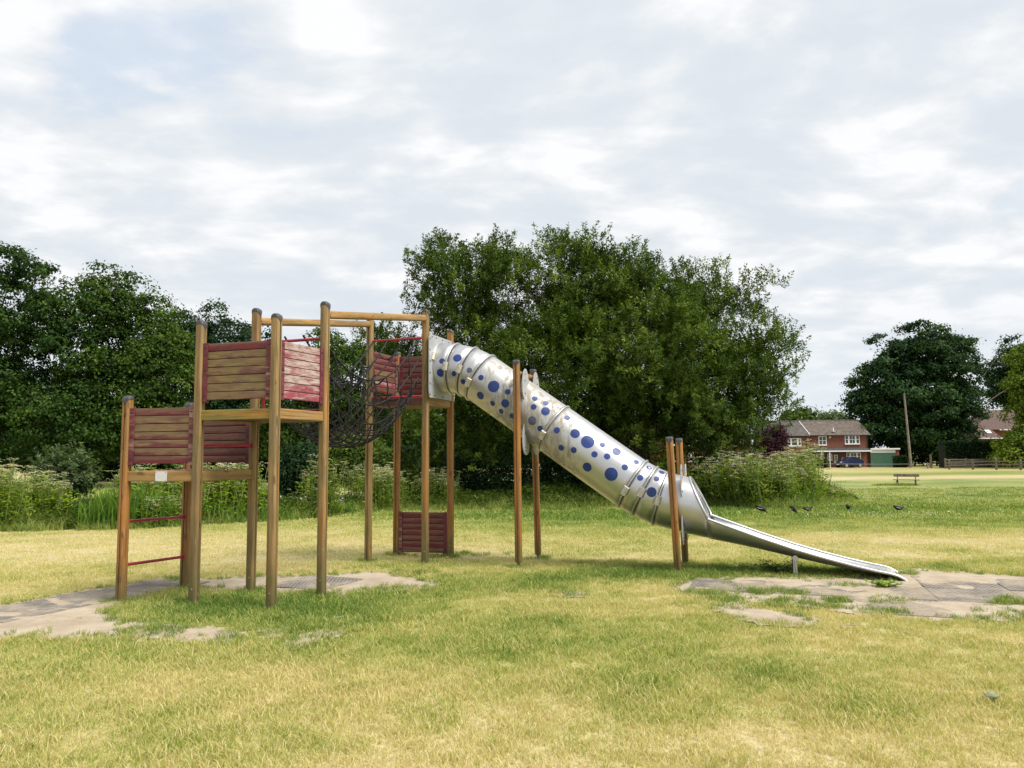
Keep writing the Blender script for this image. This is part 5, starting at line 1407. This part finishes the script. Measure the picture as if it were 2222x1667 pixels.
mb = MB(); mb.tube([(hxx(1789.5) - p_[0], -.42, 1.0), (hxx(1789.5) - p_[0], -.37, 1.0)], .04, 8); part('handle', mb, 'screw', dr)
for u_ in (1793, 1776): box_wall(h1, hxx(u_) - .05, hxx(u_) + .05, HY - 1.15, HY - 1.05, zb_ - .1, zc0 - .05, 'frame_white', 'porch_post')
for u_, yy in ((1749, yl), (1882.5, HY)):
    mb = MB(); x = hxx(u_) - p_[0]; mb.tube([(x, yy - .08 - HY, -.1), (x, yy - .08 - HY, ze - zb_ - .05)], .05, 8); part('downpipe', mb, 'gutter', h1)
for a, b, yy, zz0 in ((xj, xr + .25, HY - .40, ze - .05), (xl - .25, xj - .02, HY - .66, ze - .11)):
    mb = MB(); mb.tube([(a - p_[0], yy - HY, zz0 - zb_), (b - p_[0], yy - HY, zz0 - zb_)], .07, 8); part('gutter', mb, 'gutter', h1)
box_wall(h1, xj - .06, xj + .06, HY - .5, HY - .38, ze - .1, ze + .1, 'frame_white', 'verge_end')
mb = MB(); L = Vector((0, 3.9, zr - ze)); mb.tube([(xj - p_[0], -.55, ze - zb_ + .08), (xj - p_[0], 3.3, zr - zb_ + .05)], .05, 6); part('verge', mb, 'frame_white', h1)
mb = MB(); vx = hxx(1812) - p_[0]; mb.tube([(vx, .2, ze - zb_ + .55), (vx, .2, ze - zb_ + 1.05)], .05, 8); mb.box((vx, .15, ze - zb_ + .52), (.4, .35, .06)); part('roof_vent', mb, 'frame_white', h1)
mb = MB(); mb.tube([(hxx(1802) - p_[0], -.1, hz_(949) - zb_), (hxx(1802) - p_[0], -.003, hz_(949) - zb_)], .14, 12); part('alarm_box', mb, 'frame_cream', h1)
# garage
zg = hz_(974.5)
box_wall(h1, xg0, xg2, HY - .1, HY + 6, zb_ - .2, zg - .12, 'brick', 'garage_wall')
box_wall(h1, xg0 - .05, xg2 + .1, HY - .28, HY + 6.1, zg - .12, zg + .02, 'lead', 'garage_roof')
box_wall(h1, xg0, xg2 + .05, HY - .36, HY - .285, zg - .14, zg + .05, 'frame_white', 'garage_fascia')
box_wall(h1, xg0 + .05, xg1 + .05, HY - .16, HY - .103, hz_(983.5), zg - .15, 'frame_white', 'garage_header')
gd = MB(); z0, z1 = zb_, hz_(983.8); n = 18
for i in range(n):
    za, zc = z0 + (z1 - z0) * i / n, z0 + (z1 - z0) * (i + .9) / n; gd.box(((xg0 + xg1) / 2 - p_[0], -.125, (za + zc) / 2 - p_[2]), (xg1 - xg0 - .1, .04, zc - za))
gd.box(((xg0 + xg1) / 2 - p_[0], -.110, (z0 + z1) / 2 - p_[2]), (xg1 - xg0 - .1, .015, z1 - z0)); part('garage_door', gd, 'garage_green', h1)

# neighbouring brick terrace mostly behind the willow
h2 = thing('brick_terrace', 'brick terrace glimpsed through the willow leaves', 'house', (27.5, 112, float(gz(27, 112))))
z2 = float(gz(27, 112)); box_wall(h2, 21, 34.6, 112, 118, z2 - .3, z2 + 4.6, 'brick'); tiled_roof(h2, 20.8, 34.8, 111.6, z2 + 4.55, 115, z2 + 6.7, 14, 'roof_tile2')
for x in (22.2, 25.4, 28.6, 31.8):
    window(h2, x, x + 1.7, z2 + .9, z2 + 2.1, 112, three); window(h2, x, x + 1.7, z2 + 3.1, z2 + 4.3, 112, three)
# plum roofed house on the right
h3 = thing('plum_roofed_house', 'house with a plum tiled roof half hidden by hedge and trees', 'house', (76, 122, float(gz(76, 122))))
k3 = 122 / FPX; q3 = np.array(h3.location); z3 = q3[2]
def P3(u_, v_, Y=122.0):
    d = _fw + _rt * (u_ - IW / 2) / FPX - _up * (v_ - IH / 2) / FPX; return CAM + d * Y / d[1]
a, b = P3(2128, 932)[0], P3(2290, 932)[0]; zt, ze3 = P3(2190, 887)[2], P3(2190, 932)[2]
box_wall(h3, a + .3, b, 122.6, 129, z3 - .2, ze3, 'brick')
mb = MB(); rr = [(a, 122, ze3), (b, 122, ze3), (b, 126, zt), (a + 2.6, 126, zt), (a, 130, ze3), (b, 130, ze3)]
mb.add([tuple(np.array(v_) - q3) for v_ in rr], [(0, 1, 2, 3), (0, 3, 4), (3, 2, 5, 4)]); part('roof', mb, 'roof_red', h3)
xa, xb = P3(2122, 950, 119)[0], P3(2175, 950, 119)[0]; ze4, zt4 = P3(2150, 950.5, 119)[2], P3(2150, 915, 119)[2]
box_wall(h3, xa + .3, xb - .2, 119.5, 122.5, z3 - .2, ze4 - .02, 'brick', 'wing_wall')
mb = MB(); rr = [(xa, 119, ze4), (xb, 119, ze4), (xb - 1.0, 122.4, zt4), (xa, 122.4, zt4)]; mb.add([tuple(np.array(v_) - q3) for v_ in rr + [(xa, 122.4, ze4), (xb, 122.4, ze4)]], [(0, 1, 2, 3), (0, 3, 4), (1, 5, 2)]); rf = part('wing_roof', mb, 'roof_red', h3)
sk = P3(2154, 937, 119.0); f = (sk[2] - ze4) / (zt4 - ze4); mb = MB(); c = np.array([sk[0] + .05, 119 + 3.4 * f - .05, sk[2] + .06]) - q3; an = math.atan2(zt4 - ze4, 3.4); mb.box(c, (.75, .85, .05), Matrix.Rotation(an, 3, 'X')); part('skylight', mb, 'frame_white', rf)
for xx0, xx1, yy, zz0 in ((xa, xb, 118.9, ze4 - .05), (P3(2168, 932)[0], b, 121.9, ze3 - .05)):
    mb = MB(); mb.box(((xx0 + xx1) / 2 - q3[0], yy - q3[1], zz0 - q3[2]), (xx1 - xx0, .1, .14)); part('gutter', mb, 'frame_white', h3)


# ------------------------------------------------------------------ street furniture
def far_pt(u_, v_, Y):
    d = _fw + _rt * (u_ - IW / 2) / FPX - _up * (v_ - IH / 2) / FPX; return CAM + d * Y / d[1]


pb_ = far_pt(1977, 1013, 104); gp = G(pb_[0], 104)
t = thing('telegraph_pole', 'bare leaning wooden telegraph pole in front of the great dark tree', 'pole', gp)
pt = far_pt(1962, 857, 104); mb = MB(); mb.tube([(0, 0, -.3), ((pt[0] - gp[0]) * .5, 0, (pt[2] - gp[2]) * .5), (pt[0] - gp[0], 0, pt[2] - gp[2])], [.19, .145, .105], 12); part('shaft', mb, 'pole_wood', t, smooth=50)
mb = MB(); mb.tube([(pt[0] - gp[0], 0, pt[2] - gp[2]), (pt[0] - gp[0], 0, pt[2] - gp[2] + .25)], [.12, .115], 10); part('pole_cap', mb, 'old_wood', t)


def rail_fence(name, label, pts, hts, rails, mat, pr=.07, rail_h=.11, group=None, sq=True):
    b0 = G(*pts[0]); t = thing(name, label, 'fence', b0, 0, group)
    for (x, y), h in zip(pts, hts):
        z = float(gz(x, y)); mb = MB()
        if sq: mb.box((x - b0[0], y - b0[1], z - b0[2] + h / 2 - .1), (pr * 2, pr * 2, h + .2), Matrix.Rotation(rnd.uniform(-.03, .03), 3, 'Y'))
        else: mb.tube([(x - b0[0], y - b0[1], z - b0[2] - .1), (x - b0[0], y - b0[1], z - b0[2] + h)], pr, 8)
        part('fence_post', mb, mat, t)
    for (p, q) in zip(pts[:-1], pts[1:]):
        for rz_ in rails:
            a = Vector((p[0] - b0[0], p[1] - b0[1] - pr - .03, float(gz(*p)) - b0[2] + rz_ + rnd.uniform(-.03, .03))); b = Vector((q[0] - b0[0], q[1] - b0[1] - pr - .03, float(gz(*q)) - b0[2] + rz_ + rnd.uniform(-.03, .03)))
            d = b - a; mb = MB(); rot = d.to_track_quat('X', 'Z').to_matrix()
            if sq: mb.box((a + b) / 2, (d.length + .1, .05, rail_h), rot)
            else: mb.tube([a, b], rail_h / 2, 8)
            part('rail', mb, mat, t)
    return t


def line_pts(us, Y0, Y1):
    out = []
    for i, u_ in enumerate(us):
        Y = Y0 + (Y1 - Y0) * i / (len(us) - 1); out.append((float(far_pt(u_, 1000, Y)[0]), Y))
    return out


rail_fence('rail_fence', 'nearer grey timber post and rail fence before the hedge', line_pts([2059, 2110, 2161, 2214, 2266], 92, 86), [1.15, 1.15, 1.45, 1.3, 1.2], (.25, .62, .98), 'old_wood', .09, .13)
rail_fence('rail_fence', 'farther grey timber post and rail fence against the hedge', line_pts([2051, 2096, 2155, 2220, 2280], 97, 97), [1.3, 1.3, 1.2, 1.3, 1.2], (.35, .72, 1.12), 'old_wood', .09, .13)
rail_fence('white_fence', 'white two rail fence in front of the brick house', line_pts([1590, 1630, 1671, 1723], 98, 98), [.95] * 4, (.45, .85), 'white', .07, .09)
rail_fence('metal_rail', 'thin low metal rail running past the garage door', line_pts([1725, 1800, 1887, 1972], 101, 102), [.55, .55, .55, .62], (.55,), 'shoe', .03, .06, sq=False)
for u_, Y, h, r_, lab in ((2012, 98, .75, .09, 'short stout timber bollard beside the telegraph pole'), (2019.5, 101, 1.75, .14, 'tall grey timber gatepost against the hedge')):
    x = far_pt(u_, 1000, Y)[0]; t = tag(obj('timber_post', MB().tube([(0, 0, -.2), (.02, 0, h * .6), (.0, 0, h - .04), (0, 0, h)], [r_, r_ * .96, r_ * .95, r_ * .7], 10).mesh('timber_post', MAT['pole_wood' if h < 1 else 'old_wood']), None, G(x, Y)), lab, 'post')
# white line fence glimpsed under the willow
rail_fence('white_fence', 'white rails glimpsed low under the willow', line_pts([1080, 1125, 1170], 96, 96), [.95] * 3, (.45, .85), 'white', .07, .08)

# bench
bx, by = 27.0, 53.2
t = thing('park_bench', 'weathered wooden bench alone on the mown green', 'bench', G(bx, by), R(-32)); t.scale = (.9, .9, .9)
mb = MB(); mb.box((0, .20, .76), (1.75, .05, .20), Matrix.Rotation(R(-12), 3, 'X')); part('backrest', mb, 'old_wood', t)
for y in (-.20, -.03, .12): mb = MB(); mb.box((0, y, .43), (1.8, .13, .045)); part('seat_slat', mb, 'old_wood', t)
for x in (-.62, .62):
    mb = MB(); mb.box((x, -.16, .2), (.10, .10, .45)); part('leg', mb, 'old_wood', t)
    mb = MB(); mb.box((x, .17, .2), (.10, .10, .45), Matrix.Rotation(R(8), 3, 'X')); part('leg', mb, 'old_wood', t)
    mb = MB(); mb.box((x, 0, .37), (.07, .46, .075)); part('rail', mb, 'old_wood', t)
    mb = MB(); mb.box((x, .175, .64), (.07, .055, .50), Matrix.Rotation(R(-12), 3, 'X')); part('back_post', mb, 'old_wood', t)
bt = [blade_clump('bench_turf', 30, .12, .08, .22, .012, .9, MAT['grass'], 41, 2)]
X = rng.normal(bx - .55, .55, 130); Y = rng.normal(by - .05, .3, 130)
scatter('bench_grass', np.stack([X, Y, gz(X, Y)], 1), bt, rng.uniform(.7, 1.3, 130), np.full(130, .85), 'longer uncut grass under the bench', 'grass')


# cars
def make_car(label, mat, loc, rz, L=4.1, Wd=1.7, H=1.45):
    t = thing('parked_car', label, 'car', loc, rz)
    prof = [(-L / 2, .35), (-L / 2 + .03, .75), (-L / 2 + .25, .88), (-.30 * L, .95), (-.16 * L, H - .08), (-.05 * L, H), (.18 * L, H - .02), (.36 * L, H - .28), (.44 * L, .98), (L / 2 - .02, .85), (L / 2, .40), (L / 2 - .1, .24), (-L / 2 + .1, .24)]
    rings = []
    for y, k_ in ((-Wd / 2, .0), (-Wd / 2 * .97, .6), (-Wd / 2 * .80, 1), (Wd / 2 * .80, 1), (Wd / 2 * .97, .6), (Wd / 2, .0)):
        rings.append([(x * (1 - .01 * (1 - k_)), (y if z < 1.0 else y * (.86 if k_ < 1 else .98)), z if z < 1 else z - .03 * (1 - k_)) for x, z in prof])
    mb = MB(); mb.loft(rings); part('body', mb, mat, t, smooth=40)
    for sd_ in (-1, 1):
        mb = MB(); y = sd_ * (Wd / 2 * .875 + .012)
        for q in ([(-.27 * L, .99), (-.145 * L, H - .13), (.02 * L, H - .08), (.02 * L, .99)], [(.04 * L, .99), (.04 * L, H - .08), (.17 * L, H - .10), (.33 * L, H - .33), (.36 * L, .99)]): mb.add([(x, y, z) for x, z in q], [(0, 1, 2, 3)])
        part('side_window', mb, 'glass', t)
        for x in (-.31 * L, .31 * L):
            wv_ = MB(); wv_.tube([(x, sd_ * (Wd / 2 - .19), .31), (x, sd_ * (Wd / 2 + .012), .31)], .31, 18); wh = part('wheel', wv_, 'tyre', t)
            rm = MB(); rm.tube([(x, sd_ * (Wd / 2 + .008), .31), (x, sd_ * (Wd / 2 + .022), .31)], .20, 14); part('rim', rm, 'screw', wh)
        hl = MB(); hl.box((-L / 2 + .10, sd_ * .58, .74), (.18, .34, .12)); part('headlight', hl, 'frame_white', t)
    mb = MB(); mb.add([(-.305 * L, -.62, .975), (-.305 * L, .62, .975), (-.168 * L, .54, H - .09), (-.168 * L, -.54, H - .09)], [(0, 1, 2, 3)])
    mb.v = [(x - .02, y, z + .02) for x, y, z in mb.v]; part('windscreen', mb, 'glass', t)
    mb = MB(); mb.box((-L / 2 - .005, 0, .45), (.02, .5, .11)); part('number_plate', mb, 'frame_white', t)
    return t


c = far_pt(1842, 1010, 104.6); make_car('dark blue hatchback parked in front of the brick house', 'car_blue', G(c[0], 104.6), R(18), 3.6)
c = far_pt(1583, 1005, 96); make_car('silver car half hidden behind the hogweed and willow', 'car_silver', G(c[0], 99.5), R(0))
c = far_pt(391, 1015, 88); make_car('white car seen under the lower platform beyond the pond', 'car_white', G(c[0], 92), R(180), 4.3)
c = far_pt(346, 1018, 90); make_car('silver car seen beside the plaque beyond the pond', 'car_silver', G(c[0], 92), R(180), 4.0)


# ------------------------------------------------------------------ moorhens
def make_bird(label, u_, v_, Y, rz, pose, size=1.0):
    x = far_pt(u_, v_, Y)[0]; b = G(x, Y, .03); t = thing('moorhen', label, 'bird', b, rz, 'moorhens feeding on the grass')
    t.scale = (size, size, size)
    # spine runs from tail to beak, +x forward
    if pose == 'feed': sp = [(-.205, .245, .010, .022), (-.17, .225, .030, .040), (-.12, .205, .055, .062), (-.05, .175, .075, .078), (.03, .145, .070, .072), (.085, .115, .048, .052), (.115, .085, .030, .034), (.135, .055, .026, .028), (.150, .030, .022, .024), (.165, .016, .010, .011)]
    elif pose == 'alert': sp = [(-.20, .215, .010, .022), (-.165, .20, .030, .040), (-.11, .185, .055, .062), (-.04, .17, .072, .075), (.04, .165, .066, .068), (.09, .175, .046, .048), (.125, .20, .030, .030), (.150, .232, .025, .025), (.178, .245, .024, .024), (.200, .244, .010, .012)]
    else: sp = [(-.19, .235, .010, .022), (-.155, .215, .030, .040), (-.11, .195, .055, .062), (-.045, .17, .075, .078), (.03, .155, .068, .070), (.08, .15, .048, .050), (.115, .16, .031, .032), (.140, .18, .026, .026), (.165, .188, .024, .024), (.188, .186, .010, .012)]
    rings = []
    for i, (px_, pz_, rw, rh) in enumerate(sp):
        a_ = sp[max(0, i - 1)]; b_ = sp[min(len(sp) - 1, i + 1)]; tx, tz = b_[0] - a_[0], b_[1] - a_[1]; q = math.hypot(tx, tz); nx_, nz_ = -tz / q, tx / q
        rings.append([(px_ + nx_ * rh * math.sin(t2), rw * math.cos(t2), pz_ + nz_ * rh * math.sin(t2)) for t2 in np.linspace(0, 2 * math.pi, 14, endpoint=False)])
    mb = MB(); mb.loft(rings); part('body', mb, 'bird', t, smooth=80)
    e_ = sp[-1]; p_ = sp[-2]; d = Vector((e_[0] - p_[0], 0, e_[1] - p_[1])).normalized(); mb = MB(); mb.tube([Vector((e_[0], 0, e_[1])) - d * .004, Vector((e_[0], 0, e_[1])) + d * .026], [.008, .002], 6); part('beak', mb, 'beak', t)
    mb = MB(); mb.add([(-.17, -.012, .215), (-.215, -.022, .255), (-.225, 0, .262), (-.215, .022, .255), (-.17, .012, .215), (-.19, 0, .225)], [(0, 1, 2, 5), (5, 2, 3, 4)]); part('tail', mb, 'bird', t)
    for sd_, fx in ((-1, .015), (1, -.03)):
        mb = MB(); mb.tube([(fx, sd_ * .03, .125), (fx + .012, sd_ * .032, .07), (fx - .008, sd_ * .034, .008)], [.009, .006, .005], 6)
        for a2 in (-.5, 0, .5): mb.tube([(fx - .008, sd_ * .034, .006), (fx + .04 * math.cos(a2), sd_ * .034 + .045 * math.sin(a2), .004)], [.004, .002], 4)
        part('leg', mb, 'bird_leg', t)
        wg = MB(); wg.add([(.05, sd_ * .070, .185), (-.03, sd_ * .082, .205), (-.12, sd_ * .062, .222), (-.175, sd_ * .022, .232), (-.10, sd_ * .074, .175), (0, sd_ * .082, .15), (.06, sd_ * .066, .15)], [(0, 1, 5, 6), (1, 2, 4, 5), (2, 3, 4)]); part('wing', wg, 'bird_wing', t)
        fl = MB(); fl.tube([(.03, sd_ * .078, .158), (-.06, sd_ * .083, .172), (-.13, sd_ * .060, .20)], [.004, .006, .003], 5); part('flank_stripe', fl, 'white', t)


make_bird('moorhen bending to feed nearest the slide mouth', 1653, 1112, 23.9, R(-20), 'feed', 1.0)
make_bird('small moorhen seen end on pecking beside the feeding one', 1723, 1116, 23.7, R(-70), 'feed', .85)
make_bird('slim moorhen stretching its neck forward in mid row', 1754, 1117, 23.6, R(8), 'alert', .8)
make_bird('moorhen facing away before the end of the thicket', 1841, 1112, 24.0, R(-100), 'walk', .88)
make_bird('moorhen standing side on farthest from the slide', 1951, 1116, 23.2, R(5), 'walk', .88)

# two weeds by the chute
def weed_plant(label, x, y, h, r_, n, mat, seed, lf):
    rg = np.random.default_rng(seed); st = MB(); P = []; A = []
    for i in range(n):
        a = rg.uniform(0, 6.283); q = r_ * rg.uniform(.3, 1); hh = h * rg.uniform(.5, 1.1); tip = (q * math.cos(a), q * math.sin(a), hh)
        st.tube([(0, 0, 0), (tip[0] * .4, tip[1] * .4, hh * .65), tip], [.004, .003, .0015], 4)
        for k_ in range(7):
            f = rg.uniform(.2, 1); P.append((tip[0] * f, tip[1] * f, hh * f ** .8)); b = rg.uniform(0, 6.283); A.append((math.cos(b), math.sin(b), rg.uniform(0, .8)))
    t = tag(obj('weed_plant', st.mesh('weed_plant', MAT['stem']), None, G(x, y, -.01)), label, 'plant'); m = len(P)
    o = obj('leaves', leaves_mesh('leaves', np.array(P), np.array(A), rg.normal(0, .3, (m, 3)) + np.array([0, 0, 1.]), lf[0] * rg.uniform(.6, 1.3, m), lf[1] * rg.uniform(.6, 1.3, m), rg.uniform(.1, .9, m), MAT[mat]), t); o['kind'] = 'stuff'


weed_plant('dark spindly weed growing under the chute behind its foot', 3.42, 10.2, .19, .42, 34, 'leaf_dark', 901, (.07, .018))
weed_plant('low leafy weed beside the lip of the chute', 4.30, 9.12, .09, .22, 26, 'leaf_lime', 902, (.05, .03))

# a fallen leaf and scraps on the lawn
def litter(name, label, cat, x, y, pts, mat, rz, z=.045):
    n = len(pts); mb = MB(); mb.add([(px_, py_, .012 * math.sin(i * 1.7)) for i, (px_, py_) in enumerate(pts)] + [(px_, py_, .012 * math.sin(i * 1.7) - .003) for i, (px_, py_) in enumerate(pts)], [tuple(range(n)), tuple(range(2 * n - 1, n - 1, -1))] + [(i, n + i, n + (i + 1) % n, (i + 1) % n) for i in range(n)])
    tag(obj(name, mb.mesh(name, MAT[mat]), None, G(x, y, z), (.10, .05, rz)), label, cat)


litter('fallen_leaf', 'large dull green fallen leaf on the near lawn', 'leaf', 2.99, 4.98, [(-.05, 0), (-.035, .035), (-.01, .03), (.0, .052), (.025, .03), (.05, .035), (.055, 0), (.045, -.03), (.015, -.042), (-.02, -.035)], 'dead_leaf', .4, .05)
litter('paper_scrap', 'scrap of white paper lying near the sandy ring', 'litter', -1.66, 7.5, [(-.04, -.02), (.03, -.025), (.045, .015), (-.02, .025)], 'white', .5, .05)
litter('wrapper_strip', 'thin white wrapper strip on the lawn before the slide', 'litter', 2.98, 7.0, [(-.06, -.006), (.06, -.008), (.06, .006), (-.06, .008)], 'white', -.3, .045)

scene.cycles.use_adaptive_sampling = True
